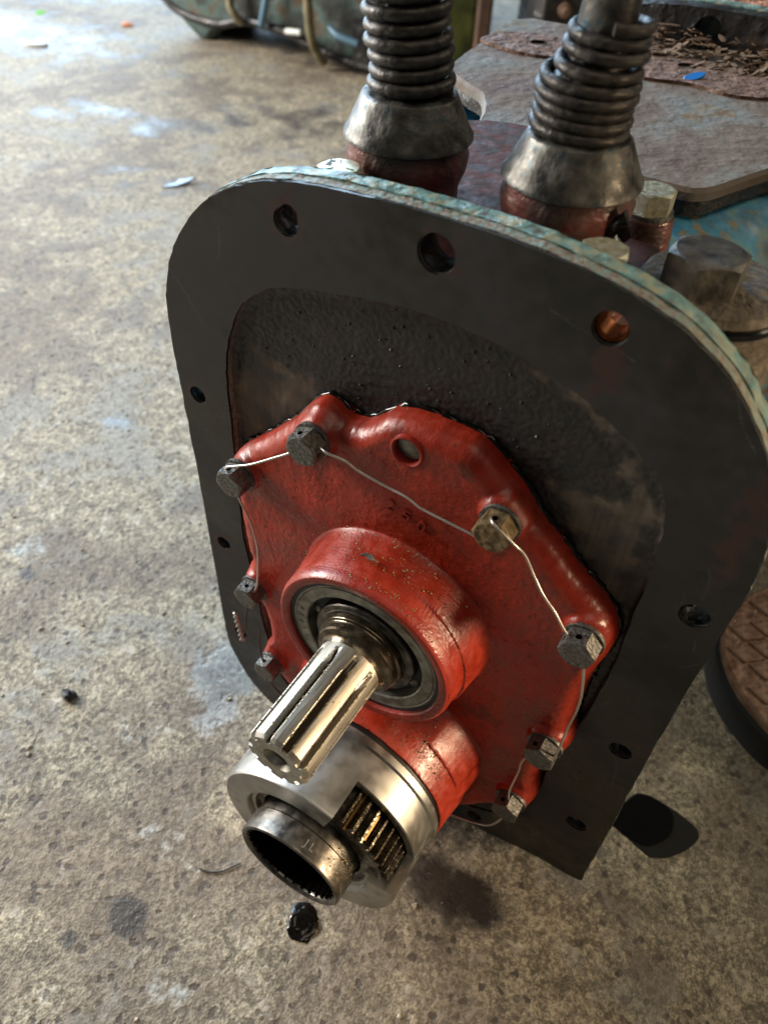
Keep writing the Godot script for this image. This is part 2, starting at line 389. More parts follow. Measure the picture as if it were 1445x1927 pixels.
func floor_material(x0: float, z0: float, size: float, n: int, soft: float, dry: float, wet: Array, dark_spots: Array, pale: Array) -> StandardMaterial3D:
	var px := size / n
	var off := Vector3(x0 / px, z0 / px, 0)
	var layers := []
	for spec in [[61, 0.0030, 4, 0], [62, 0.012, 5, 0], [63, 0.16, 4, 0], [64, 0.0011, 2, 0], [65, 0.05, 6, 0], [66, 0.0042, 1, 1], [67, 0.0105, 1, 1]]:
		var f := noise(spec[0], 0.5 / spec[1] * px, spec[2])
		f.offset = off
		f.domain_warp_enabled = true
		f.domain_warp_frequency = 0.25 / spec[1] * px
		f.domain_warp_amplitude = spec[1] / px * 1.2
		if spec[3]:
			f.noise_type = FastNoiseLite.TYPE_CELLULAR
			f.frequency = 1.0 / spec[1] * px
			f.cellular_return_type = FastNoiseLite.RETURN_CELL_VALUE
			f.domain_warp_amplitude = spec[1] / px * 0.35
		layers.append(f.get_image(n, n, false, false, false).get_data())
	var A: PackedByteArray = layers[0]; var B: PackedByteArray = layers[1]; var C: PackedByteArray = layers[2]; var D: PackedByteArray = layers[3]; var E: PackedByteArray = layers[4]; var F: PackedByteArray = layers[5]; var G: PackedByteArray = layers[6]
	var wm := mask_bytes(wet, x0, z0, size, n)
	var sm := mask_bytes(dark_spots, x0, z0, size, n)
	var pm := mask_bytes(pale, x0, z0, size, n)
	var col := PackedByteArray(); col.resize(n * n * 3)
	var rou := PackedByteArray(); rou.resize(n * n)
	var hei := PackedByteArray(); hei.resize(n * n)
	for i in n * n:
		var a := (A[i] - 128.0) * soft; var b := (B[i] - 128.0) * soft; var c := C[i] - 128.0; var d := D[i] - 128.0; var e := E[i] - 128.0
		var f := F[i] - 128.0
		# sandy mortar with grains of every tone, here and there a worn-out stone or a hollow
		var u := clampf(0.47 + a * 0.0046 + b * 0.0034 + d * 0.0048 + f * 0.0016, 0.0, 1.0)
		var r := lerpf(96.0, 198.0, u); var g := lerpf(87.0, 185.0, u); var bl := lerpf(72.0, 158.0, u)
		var stone := clampf((G[i] - 236.0) * 0.12, 0.0, 0.7) * clampf(0.5 + b * 0.012, 0.0, 1.0)
		r = lerpf(r, 178.0 + f * 0.3, stone); g = lerpf(g, 170.0 + f * 0.3, stone); bl = lerpf(bl, 156.0 + f * 0.3, stone)
		var pit := clampf((18.0 - F[i] + e * 0.25) * 0.05, 0.0, 0.75)
		r = lerpf(r, 62.0, pit); g = lerpf(g, 55.0, pit); bl = lerpf(bl, 49.0, pit)
		# smooth grey cement skin where it has stayed, and brown dirt
		var ce := clampf((b * 0.45 + e * 0.9 + c * 0.6 - 18.0) * 0.016, 0.0, 0.6)
		r = lerpf(r, 142.0 + d * 0.25 + a * 0.15, ce); g = lerpf(g, 140.0 + d * 0.25 + a * 0.15, ce); bl = lerpf(bl, 133.0 + d * 0.25 + a * 0.15, ce)
		var di := clampf((e * 0.8 - c * 0.9 + b * 0.2) * 0.010, 0.0, 0.42)
		r = lerpf(r, 92.0, di); g = lerpf(g, 79.0, di); bl = lerpf(bl, 68.0, di)
		var st := clampf((sm[i] + e * 0.7 + b * 0.5 - 88.0) * 0.012, 0.0, 0.82)
		r = lerpf(r, 56.0, st); g = lerpf(g, 51.0, st); bl = lerpf(bl, 47.0, st)
		var pl := clampf((pm[i] + e * 0.7 + b * 0.9 + a * 0.3 - 95.0) * 0.009, 0.0, 0.7)
		r = lerpf(r, 172.0 + a * 0.4, pl); g = lerpf(g, 177.0 + a * 0.4, pl); bl = lerpf(bl, 178.0 + a * 0.4, pl)
		var w := clampf((wm[i] + e * 1.0 + b * 0.7 + a * 0.3 - 104.0) * 0.007, 0.0, 1.0)
		var k := 1.0 - 0.22 * w
		col[i * 3] = int(clampf(r * k, 0, 255)); col[i * 3 + 1] = int(clampf(g * k, 0, 255)); col[i * 3 + 2] = int(clampf(bl * k, 0, 255))
		rou[i] = int(clampf(dry - w * (dry - 84.0) - st * 40.0 + d * 0.3, 20.0, 255.0))
		hei[i] = int(clampf(128.0 + (a * 0.4 + b * 0.3 + d * 0.35 + f * 0.16) * (1.0 - 0.6 * w) * (1.0 - 0.6 * ce) - pit * 70.0 + stone * 24.0, 0.0, 255.0))
	var m := StandardMaterial3D.new()
	m.resource_name = "concrete"
	m.albedo_texture = ImageTexture.create_from_image(Image.create_from_data(n, n, false, Image.FORMAT_RGB8, col))
	m.roughness_texture = ImageTexture.create_from_image(Image.create_from_data(n, n, false, Image.FORMAT_L8, rou))
	m.roughness = 1.0
	m.heightmap_enabled = true
	m.heightmap_texture = ImageTexture.create_from_image(Image.create_from_data(n, n, false, Image.FORMAT_L8, hei))
	m.heightmap_scale = 0.13
	return m

func build_floor() -> void:
	var wet := [[-1.32, -1.01, 0.16, 0.07, 0.8], [-1.38, -0.94, 0.12, 0.07, 0.75], [-1.13, -1.04, 0.14, 0.06, 0.85], [-1.18, -0.98, 0.1, 0.05, 0.85], [-1.9, -1.3, 0.5, 0.22, 0.9], [-1.29, -1.29, 0.14, 0.08, 0.7], [-2.3, -1.8, 0.6, 0.4, 0.85],
		[-0.8, -0.54, 0.05, 0.04, 0.6], [-0.52, -0.26, 0.03, 0.02, 0.8], [-1.0, -0.8, 0.3, 0.1, 0.5], [0.096, -0.004, 0.07, 0.035, 0.9], [0.05, 0.03, 0.04, 0.03, 0.8], [-0.17, -0.06, 0.035, 0.06, 1.0]]
	var dark_spots := [[-0.106, 0.142, 0.02, 0.017, 0.95], [-0.129, 0.176, 0.012, 0.011, 0.8], [-0.277, 0.039, 0.008, 0.007, 0.9], [0.09, 0.0, 0.07, 0.035, 0.62], [0.0, -0.05, 0.14, 0.05, 0.7], [-0.42, -0.037, 0.012, 0.01, 0.7], [0.17, -0.1, 0.05, 0.04, 0.35], [-1.1, -1.7, 0.5, 0.25, 0.5], [-0.95, -1.2, 0.3, 0.2, 0.45]]  # oil stains, plus darker floor beneath the flange and the old machine
	var pale := [[-0.175, -0.06, 0.03, 0.055, 1.0], [-0.155, -0.02, 0.02, 0.03, 0.9], [-0.2, 0.03, 0.03, 0.02, 0.5], [-0.11, 0.09, 0.05, 0.015, 0.45], [-0.45, -0.06, 0.03, 0.02, 0.6], [-0.52, -0.26, 0.02, 0.015, 0.7], [-0.05, 0.16, 0.03, 0.02, 0.5]]  # pale spots; those beside the flange paint a bright reflection on wet floor
	var near_x := -0.72; var near_z := -0.82; var near := 1.24
	var nm := floor_material(near_x, near_z, near, 2048, 1.0, 178.0, wet, dark_spots, pale)
	var fm := floor_material(-3.2, -4.3, 4.8, 1600, 0.55, 188.0, wet, dark_spots, pale)
	var m := ArrayMesh.new()
	floor_sheet(m, near_x, near_z, near_x + near, near_z + near, near_x, near_z, near)
	var o := -7.0; var e := 6.0
	var st := SurfaceTool.new()
	st.begin(Mesh.PRIMITIVE_TRIANGLES)
	for q in [[o, o, e, near_z], [o, near_z + near, e, e], [o, near_z, near_x, near_z + near], [near_x + near, near_z, e, near_z + near]]:
		for c in [[0, 1], [2, 1], [2, 3], [0, 1], [2, 3], [0, 3]]:
			var x: float = q[c[0]]; var z: float = q[c[1]]
			st.set_normal(Vector3.UP); st.set_uv(Vector2((x + 3.2) / 4.8, (z + 4.3) / 4.8)); st.add_vertex(Vector3(x, 0, z))
	st.commit(m)
	var f := MeshInstance3D.new()
	f.name = "floor"; f.mesh = m
	f.set_surface_override_material(0, nm); f.set_surface_override_material(1, fm)
	f.set_meta("kind", "structure"); f.set_meta("label", "stained rough concrete floor with wet patches")
	add_child(f)

func floor_sheet(m: ArrayMesh, x0: float, z0: float, x1: float, z1: float, ox: float, oz: float, size: float) -> void:
	var st := SurfaceTool.new()
	st.begin(Mesh.PRIMITIVE_TRIANGLES)
	for c in [[x0, z0], [x1, z0], [x1, z1], [x0, z0], [x1, z1], [x0, z1]]:
		st.set_normal(Vector3.UP); st.set_uv(Vector2((c[0] - ox) / size, (c[1] - oz) / size)); st.add_vertex(Vector3(c[0], 0, c[1]))
	st.commit(m)

# ------------------------------------------------------------------ gearbox
const RING_Y := -0.1385
var bolt_at := [[-54, 106], [-108, 54], [-108.5, -53], [-100, -137], [54, 106], [108, 54], [108.5, -53], [100, -137], [-52, -196], [52, -196]]
var cover_outline: PackedVector2Array
var cover_r := PackedFloat32Array()
const CC := Vector2(0, -0.03)

func smax(a: float, b: float, k: float) -> float:
	var h := maxf(k - absf(a - b), 0.0) / k
	return maxf(a, b) + h * h * k * 0.25

func cover_map() -> void:
	# one 0.6 m map for the casting: red oxide with darker oily runs, grime round the bolts and chips along the edge
	var n := 1024
	var f1 := noise(101, 0.008, 5).get_image(n, n, false, false, false).get_data()
	var f2 := noise(102, 0.06, 4).get_image(n, n, false, false, false).get_data()
	var f3 := noise(103, 0.2, 2).get_image(n, n, false, false, false).get_data()
	var fs := noise(104, 0.03, 3)
	var spots := []
	for b in bolt_at:
		spots.append([b[0] * 0.001, -b[1] * 0.001, 0.011, 0.011, 1.0])
		spots.append([b[0] * 0.001 + 0.002, -b[1] * 0.001 + 0.016, 0.006, 0.016, 0.62])
	for q in [[32, 126, 8, 6], [45, 116, 6, 6], [68, 100, 9, 5], [-40, 112, 9, 5], [0, -72, 24, 10], [118, 0, 5, 30], [-118, 10, 5, 20], [60, -60, 20, 16], [-6, 128, 10, 5]]: spots.append([q[0] * 0.001, -q[1] * 0.001, q[2] * 0.001, q[3] * 0.001, 0.85])
	var gm := mask_bytes(spots, -0.3, -0.3, 0.6, n)
	var col := PackedByteArray(); col.resize(n * n * 3)
	for j in n:
		for i in n:
			var k := j * n + i
			var a := f1[k] - 128.0; var b := f2[k] - 128.0; var c := f3[k] - 128.0
			var run := fs.get_noise_2d(i * 2.2, j * 0.22)
			var v := 1.0 + a * 0.0022 + b * 0.0012 + run * 0.09
			var r := 146.0 * v; var g := 41.0 * v; var bl := 21.0 * v
			var gr := clampf((gm[k] + b * 1.2 + a * 0.5 - 70.0) * 0.005, 0.0, 0.55)
			r = lerpf(r, 40.0, gr); g = lerpf(g, 24.0, gr); bl = lerpf(bl, 20.0, gr)
			var fleck := clampf((b * 0.7 + c * 0.9 - 92.0) * 0.05, 0.0, 0.85)
			r = lerpf(r, 34.0, fleck); g = lerpf(g, 22.0, fleck); bl = lerpf(bl, 20.0, fleck)
			col[k * 3] = int(clampf(r, 10, 220)); col[k * 3 + 1] = int(clampf(g, 8, 200)); col[k * 3 + 2] = int(clampf(bl, 8, 200))
	var m: StandardMaterial3D = (M.red_paint as StandardMaterial3D).duplicate()
	m.resource_name = "red_cover"
	m.albedo_texture = ImageTexture.create_from_image(Image.create_from_data(n, n, false, Image.FORMAT_RGB8, col))
	# the coarse colour map keeps its own scale; grain and gloss stay fine on the second layer of the base paint
	m.uv1_scale = Vector3.ONE / 0.6; m.uv1_offset = Vector3(0.5, -0.5, 0.5)
	var grain := noise(105, 0.35, 3).get_image(1024, 1024, false, false, false)
	var gd := grain.get_data()
	var rg := PackedByteArray(); rg.resize(n * n)
	for k in n * n: rg[k] = int(clampf(98.0 + (f2[k] - 128.0) * 0.5 + (f1[k] - 128.0) * 0.5 + (gd[k] - 128.0) * 0.2, 36, 170))
	m.roughness_texture = ImageTexture.create_from_image(Image.create_from_data(n, n, false, Image.FORMAT_L8, rg))
	m.heightmap_texture = ImageTexture.create_from_image(grain); m.heightmap_scale = 0.03
	M["red_cover"] = m

func build_cover() -> void:
	cover_map()
	var right := [[20, 137], [32, 136], [40, 131], [47, 125], [57, 117], [68, 104], [80, 94], [95, 80], [106, 72], [116, 62], [121, 50], [121, 38], [118, 20], [117, 2], [117, -18], [117, -36], [121, -48], [121, -60], [114, -74], [110, -95], [110, -118], [113, -130], [113, -144], [106, -156], [92, -170], [70, -198], [56, -210], [42, -208], [20, -213], [0, -214]]
	var left := [[-20, -213], [-42, -208], [-56, -210], [-70, -198], [-92, -170], [-108, -152], [-113, -143], [-112, -130], [-106, -117], [-107, -95], [-113, -74], [-121, -60], [-121, -47], [-116, -34], [-119, -16], [-120, 2], [-120, 22], [-121, 40], [-119, 58], [-108, 70], [-98, 79], [-84, 93], [-74, 104], [-65, 116], [-57, 122], [-49, 121], [-40, 117], [-29, 120], [-21, 127], [-14, 133], [0, 137]]
	cover_outline = smooth_outline(right + left, 6, 0.5, 7)
	cover_r.resize(720)
	for k in 720:
		var d := Vector2.from_angle(TAU * k / 720)
		var best := 0.05
		for i in cover_outline.size():
			var hit = Geometry2D.segment_intersects_segment(CC, CC + d, cover_outline[i], cover_outline[(i + 1) % cover_outline.size()])
			if hit != null: best = maxf(best, (hit as Vector2).distance_to(CC))
		cover_r[k] = best
	var bumps := noise(71, 220.0, 3)
	var wave := noise(72, 26.0, 2)
	var hole := Vector2(0, 0.1222)
	var surf := func(u: float, v: float) -> Vector3:
		var k := u * 720.0
		var R := lerpf(cover_r[int(k) % 720], cover_r[(int(k) + 1) % 720], k - floorf(k))
		var t := v * 1.05
		var p := CC + Vector2.from_angle(TAU * u) * R * minf(t, 1.0)
		if t > 1.0: return Vector3(p.x, p.y, lerpf(-0.049, -0.0575, (t - 1.0) / 0.05))
		return Vector3(p.x, p.y, cover_height(p, (1.0 - t) * R) + bumps.get_noise_2d(p.x, p.y) * 0.00022 + wave.get_noise_2d(p.x, p.y) * 0.0006)
	var keep := func(c: Vector3) -> bool:
		var p := Vector2(c.x, c.y)
		return p.length() > 0.0515 and p.distance_to(hole) > 0.0078
	var cover := part("front_cover", sheet(720, 230, surf, true, keep), M.red_cover, gearbox, Vector3(0, H, 0))
	# lip of the bearing bore, turned, and the little oval inspection hole
	part("bore_lip", commit(lathe([[49.8, -26], [49.8, 0.6], [50.6, 1.6], [53.6, 2.3], [55.2, 1.9], [56.2, 0.6], [57.1, -1.5], [57.3, -5], [55.0, -6], [52.0, -26]], 128)), M.red_paint, cover)
	part("hole_wall", commit(lathe([[7.3, -52], [7.3, -36.6], [8.3, -35.9], [9.2, -36.4], [9.2, -38], [8.0, -52]], 48)), M.red_paint, cover, Vector3(hole.x, hole.y, 0))
	part("hole_plug", commit(lathe([[0, -47], [7.4, -47], [7.4, -40.6], [6.8, -40.1], [0, -40.1]], 32)), M.race_grey, cover, Vector3(hole.x, hole.y, 0))
	# casting rib across the lower boss and worn patch
	var rib := PackedVector2Array()
	var chip := smooth_outline([[0, 0], [3, 1.2], [7, 0], [9, 1.5], [6, 3.4], [2, 2.6]], 3, 0.6, 5)
	part("paint_chip", commit(slab(chip, 0.0, 0.0006, 0.0002)), M.race_grey, cover, Vector3(-0.0115, 0.0612, -0.0135), Vector3(-1.25, 0, 0))
	for c in [["2", -0.006, 0.084], ["5", 0.004, 0.082], ["0", 0.013, 0.079]]:
		var t := TextMesh.new(); t.text = c[0]; t.font_size = 16; t.pixel_size = 0.0006; t.depth = 0.0022
		part("cast_digit", t, M.red_paint, cover, Vector3(c[1], c[2], cover_height(Vector2(c[1], c[2]), 0.04) + 0.0001), Vector3(0, 0, -0.2))
	droplets("oil_droplets", cover, 700, func(k: int) -> Array:
		var a := deg_to_rad(rng.randfn(74.0, 24.0)); var z := rng.randf_range(-0.03, -0.001)
		if k % 5 == 0: a = deg_to_rad(rng.randf_range(30, 150))
		var c := Vector2.ZERO; var r := lerpf(0.0685, 0.0572, clampf((z + 0.034) / 0.022, 0, 1))
		if k % 3 == 0:
			c = Vector2(0, RING_Y); a = deg_to_rad(rng.randfn(48.0, 9.0)); r = lerpf(0.0745, 0.0702, clampf((z + 0.03) / 0.03, 0, 1))
		return [Vector3(c.x + cos(a) * r, c.y + sin(a) * r, z), Vector3(cos(a), sin(a), 0.25)])
	# black grease squeezed out round the joint
	var bead := PackedVector3Array()
	var jn := noise(73, 60.0, 3)
	for k in 361:
		var a := TAU * k / 360.0
		var R := cover_r[(k * 2) % 720] - 0.0006 + jn.get_noise_1d(k * 0.05) * 0.0026
		var p := CC + Vector2.from_angle(a) * R
		bead.append(Vector3(p.x, p.y, -0.0548 + jn.get_noise_1d(k * 0.03 + 50.0) * 0.001))
	part("grease_bead", commit(tube(bead, 0.0017, 7), 80), M.gloss_black, cover)

func cover_height(p: Vector2, e: float) -> float:
	var d1 := p.length()
	var q := p - Vector2(0, RING_Y)
	var d2 := q.length()
	var z := -0.0372 + 0.0035 * exp(-pow(maxf(d1 - 0.055, 0.0) / 0.03, 2.0))
	for b in bolt_at:
		var d := p.distance_to(Vector2(b[0], b[1]) * 0.001)
		if d < 0.03:
			var pad := -0.0338 - maxf(d - 0.0112, 0.0) * 2.4
			z = smax(z, pad, 0.0025)
	# upper boss, with the moulding ledge on its right side
	var a1 := rad_to_deg(p.angle())
	var led := smoothstep(76.0, 52.0, a1) * smoothstep(-40.0, -10.0, a1) * 0.0016
	var h1: float
	if d1 < 0.0566: h1 = 0.0005
	elif d1 < 0.0580: h1 = 0.0005 - (d1 - 0.0566) / 0.0014 * 0.0135
	elif d1 < 0.0580 + led: h1 = -0.013
	else: h1 = -0.013 - (d1 - 0.0580 - led) * 8.0
	z = smax(z, h1, 0.010)
	var a2 := rad_to_deg(q.angle())
	var led2 := smoothstep(60.0, 50.0, a2) * smoothstep(14.0, 20.0, a2) * 0.0022
	var h2: float
	if d2 < 0.0685: h2 = 0.0062
	elif d2 < 0.0702: h2 = 0.0062 - (d2 - 0.0685) / 0.0017 * 0.0175
	elif d2 < 0.0702 + led2: h2 = -0.0113
	else: h2 = -0.0113 - (d2 - 0.0702 - led2) * 6.0
	z = smax(z, h2, 0.010)
	if e < 0.012:
		var s := 1.0 - e / 0.012
		z -= 0.0125 * (1.0 - sqrt(maxf(1.0 - s * s, 0.0)))
		z = maxf(z, -0.0498)
	return z

func bolt_csg(af: float, h: float, hole: float, washer: float, mm: Material, lip: Material) -> CSGCombiner3D:
	var g := CSGCombiner3D.new()
	var head := CSGCylinder3D.new(); head.radius = af / sqrt(3.0); head.height = h; head.sides = 6; head.smooth_faces = false
	head.rotation.x = PI / 2; head.position.z = h / 2; head.material = mm
	g.add_child(head)
	var cone := CSGPolygon3D.new()
	cone.mode = CSGPolygon3D.MODE_SPIN; cone.spin_sides = 36; cone.operation = CSGShape3D.OPERATION_INTERSECTION
	cone.polygon = PackedVector2Array([Vector2(0, -0.004), Vector2(af, -0.004), Vector2(af, h * 0.55), Vector2(af * 0.47, h), Vector2(0, h)])
	cone.rotation.x = PI / 2; cone.material = mm
	g.add_child(cone)
	if hole > 0.0:
		for k in 2:
			var c := CSGCylinder3D.new(); c.radius = hole; c.height = af * 1.5; c.sides = 16; c.operation = CSGShape3D.OPERATION_SUBTRACTION
			c.position.z = h * 0.52; c.rotation.z = PI / 3 * k; c.material = M.void_black
			g.add_child(c)
	if washer > 0.0:
		var w := CSGCylinder3D.new(); w.radius = washer; w.height = 0.0022; w.sides = 40; w.rotation.x = PI / 2; w.position.z = -0.001; w.material = lip
		g.add_child(w)
	return g

func build_bolts() -> void:
	var turn := [0.35, 0.25, 0.12, 0.3, 0.1, 0.22, 0.62, 0.5, 0.2, 0.4]
	for i in 8:
		var mm: Material = M.bolt_rust if i == 4 else M.bolt_dark
		var g := bolt_csg(0.0172, 0.0105, 0.00165, 0.0108, mm, M.bolt_dark)
		g.name = "bolt" if i == 0 else "bolt_%03d" % i
		g.position = Vector3(bolt_at[i][0] * 0.001, H + bolt_at[i][1] * 0.001, -0.0328)
		g.rotation.z = turn[i]
		gearbox.add_child(g)
		if i == 4: g.set_meta("label", "bolt head with rusty chipped rim")

func build_wires() -> void:
	var z := -0.0265
	var runs := [
		[[-113, 60, -28], [-109, 66, -25], [-93, 75, -26], [-78, 86, -27], [-63, 98, -27]],
		[[-46, 110, -28], [-39, 111, -25], [-29, 109, -27], [-22, 104, -29], [-7, 101, -30], [6, 101, -29], [15, 99, -28], [30, 99, -27], [45, 98, -27]],
		[[51, 113, -28], [55, 115, -23], [66, 107, -24], [71, 100, -27], [77, 89, -28], [84, 80, -27], [92, 73, -26], [97, 66, -26], [101, 60, -27]],
		[[113, 45, -27], [117, 24, -26], [118, 6, -27], [117, -17, -28], [117, -39, -26], [115, -52, -27]],
		[[102, -63, -28], [99, -80, -31], [99, -95, -32], [98, -114, -29], [99, -126, -28]],
		[[101, -147, -27], [94, -172, -27], [82, -190, -30], [60, -197, -28]],
		[[-106, 43, -27], [-101, 31, -27], [-99, 16, -29], [-98, -6, -30], [-99, -34, -27], [-103, -47, -27]]]
	for r in runs:
		part("lock_wire", commit(tube(smooth_path(r, z), 0.00075, 8), 70), M.wire_steel, gearbox, Vector3(0, H, 0))
	for r in [[[-110, -62, -28], [-114, -81, -27], [-116, -95, -28], [-122, -112, -30]], [[-102, -88, -27], [-104, -103, -27], [-104, -117, -27], [-103, -131, -27]], [[-99, -146, -27], [-97, -159, -28], [-92, -172, -31]]]:
		part("lock_wire", commit(tube(smooth_path(r, z), 0.00065, 8), 70), M.wire_dark, gearbox, Vector3(0, H, 0))
	for s in 2:
		var tw := PackedVector3Array()
		for k in 41:
			var t := k / 40.0
			var a := t * TAU * 3.0 + PI * s
			tw.append(Vector3(lerpf(-0.1245, -0.1215, t) + cos(a) * 0.0011, lerpf(-0.086, -0.117, t), -0.027 + sin(a) * 0.0011))
		part("wire_pigtail", commit(tube(tw, 0.0008, 8), 70), M.wire_steel, gearbox, Vector3(0, H, 0))

func flange_outline(jit: float, sd: int) -> PackedVector2Array:
	var r := [[0, 235], [30, 234.5], [60, 231.5], [85, 226.5], [105, 219], [122, 208], [137, 193], [149, 176], [157, 158], [162, 135], [164, 112], [163.5, 88], [162.5, 40], [162.5, -20], [163, -80], [164, -130], [164.5, -180], [164.5, -214], [164, -226]]
	var b := [[150, -229], [128, -229.5], [90, -238], [30, -243], [-40, -244.5], [-95, -243.5], [-112, -241]]
	var l := [[-124, -236], [-140, -221.5], [-152, -200], [-160, -178], [-162, -150], [-161.5, -80], [-161, -20], [-161.5, 40], [-162.5, 88], [-163, 112], [-161.5, 143], [-157, 161], [-149, 179], [-136, 197], [-121, 211], [-104, 221], [-84, 228.5], [-58, 232.6], [-30, 234.4]]
	return smooth_outline(r + b + l, 5, jit, sd)

func gasket_map(holes: Array) -> void:
	# one 0.6 m map for the whole face: oil-dark with drag marks, rust round the bolt holes, a few scratches
	var n := 1024
	var f1 := noise(91, 0.006, 5).get_image(n, n, false, false, false).get_data()
	var f2 := noise(92, 0.05, 4).get_image(n, n, false, false, false).get_data()
	var fs := noise(93, 0.012, 4)
	var spots := []
	for h in holes: spots.append([h[0] * 0.001, -h[1] * 0.001, 0.014, 0.014, 0.7])
	spots.append([0.079, -0.2, 0.008, 0.018, 1.0]); spots.append([0.115, -0.205, 0.03, 0.01, 0.6]); spots.append([0.15, -0.13, 0.01, 0.05, 0.7]); spots.append([0.155, -0.16, 0.012, 0.02, 0.8])
	var rm := mask_bytes(spots, -0.3, -0.3, 0.6, n)
	var im := Image.create_empty(n, n, false, Image.FORMAT_L8)
	rng.seed = 41
	for k in 90:
		var p := Vector2(rng.randf_range(200, 820), rng.randf_range(120, 920)); var d := Vector2.from_angle(rng.randfn(1.3, 0.8)); var l := rng.randf_range(10, 70)
		for t in int(l): im.set_pixelv(Vector2i((p + d * t + Vector2(sin(t * 0.1) * 2.0, 0)).clamp(Vector2.ZERO, Vector2(1023, 1023))), Color.WHITE * rng.randf_range(0.3, 0.8))
	var sc := im.get_data()
	var col := PackedByteArray(); col.resize(n * n * 3)
	var rou := PackedByteArray(); rou.resize(n * n)
	for j in n:
		for i in n:
			var k := j * n + i
			var a := f1[k] - 128.0; var b := f2[k] - 128.0
			var sm := fs.get_noise_2d(i * 0.8 + j * 0.25, j * 3.0) * 18.0
			var g := 38.0 + a * 0.2 + b * 0.1 + sm * 0.4 + sc[k] * 0.22
			var ru := clampf((rm[k] + a * 0.8 + b * 0.9 - 95.0) * 0.008, 0.0, 0.6)
			col[k * 3] = int(clampf(lerpf(g, 74.0, ru), 12, 200)); col[k * 3 + 1] = int(clampf(lerpf(g - 1.0, 38.0, ru), 12, 200)); col[k * 3 + 2] = int(clampf(lerpf(g - 2.0, 30.0, ru), 12, 200))
			rou[k] = int(clampf(132.0 + a * 1.2 + sm * 2.2 + b * 0.4, 56, 235))
	var m: StandardMaterial3D = M.gasket_black
	m.albedo_texture = ImageTexture.create_from_image(Image.create_from_data(n, n, false, Image.FORMAT_RGB8, col))
	m.roughness_texture = ImageTexture.create_from_image(Image.create_from_data(n, n, false, Image.FORMAT_L8, rou)); m.roughness = 1.0
	m.uv1_scale = Vector3.ONE / 0.6; m.uv1_offset = Vector3(0.5, -0.5, 0.5)
	m.heightmap_enabled = false

func build_flange() -> void:
	var inner := smooth_outline([[-128, -30], [-127, 30], [-125.5, 72], [-124, 111], [-119, 134], [-109, 157], [-91, 173], [-68, 181], [-30, 188], [-3, 190.5], [28, 189], [54, 183.5], [76, 176.5], [96, 165], [110, 155], [118.5, 141], [122.5, 120], [124, 95], [124.5, 67], [125.5, 30], [124.5, 0], [122, -36], [117, -70], [114, -110], [113, -150], [106, -180], [80, -208], [40, -220], [-40, -220], [-80, -208], [-108, -180], [-117, -140], [-122, -90]], 5, 0.9, 9)
	var holes := [[-76, 211.5, 6.6], [0, 219, 8.6], [76, 211.5, 7.2], [-149, 85, 5.6], [149, 85, 7.2], [-147.5, -45, 5.6], [147.5, -45, 6.6], [-145, -151, 6.0], [144, -151, 7.0], [-76, -226, 6.0], [76, -224, 6.0]]
	gasket_map(holes)
	for layer in [["gasket", -0.0512, -0.0494, 0.9, M.gasket_black, 31], ["flange", -0.0572, -0.05125, 0.9, M.flange_bare, 32], ["flange_back", -0.0660, -0.05725, 1.1, M.flange_teal, 33]]:
		var g := CSGCombiner3D.new()
		g.name = layer[0]
		var body := CSGPolygon3D.new()
		body.mode = CSGPolygon3D.MODE_DEPTH; body.depth = layer[2] - layer[1]; body.material = layer[4]
		var out: PackedVector2Array = flange_outline(layer[3], layer[5])
		if layer[0] == "gasket": out = Geometry2D.offset_polygon(out, -0.0004)[0]
		if layer[0] == "flange_back": out = Geometry2D.offset_polygon(out, 0.0006)[0]
		body.polygon = out
		body.position.z = layer[2]
		g.add_child(body)
		var cut := CSGPolygon3D.new()
		cut.mode = CSGPolygon3D.MODE_DEPTH; cut.depth = 0.05; cut.position.z = 0.0; cut.polygon = inner; cut.operation = CSGShape3D.OPERATION_SUBTRACTION; cut.material = layer[4]
		cut.position.z = -0.03
		g.add_child(cut)
		for h in holes:
			var c := CSGCylinder3D.new(); c.radius = h[2] * (0.001 if layer[0] != "gasket" else 0.00104); c.height = 0.08; c.sides = 32; c.operation = CSGShape3D.OPERATION_SUBTRACTION
			c.rotation.x = PI / 2; c.position = Vector3(h[0] * 0.001, h[1] * 0.001, -0.05); c.material = M.tar_black
			g.add_child(c)
			if h[0] == -76 and h[1] > 0:
				var c2 := c.duplicate(); c2.radius = 0.0052; c2.position += Vector3(0.0016, 0.0034, 0); g.add_child(c2)
		g.position = Vector3(0, H, 0)
		gearbox.add_child(g)
	part("rusty_thread", commit(lathe([[5.6, -64.5], [7.1, -64.5], [7.1, -52.5], [6.3, -52.0], [5.6, -53.5], [6.0, -55], [5.6, -56.5], [6.0, -58], [5.6, -59.5], [6.0, -61]], 36)), M.thread_orange, gearbox, Vector3(0.076, H + 0.2115, 0))  # orange lining for the rusty thread and the light passing behind it
	# casting wall inside the flange, its bare and tarred areas painted by hand as flat stains
	build_wall(inner)

func in_poly(p: Vector2, poly: PackedVector2Array) -> float:
	var d := 1e9
	for i in poly.size():
		d = minf(d, Geometry2D.get_closest_point_to_segment(p, poly[i], poly[(i + 1) % poly.size()]).distance_to(p))
	return d if Geometry2D.is_point_in_polygon(p, poly) else -d

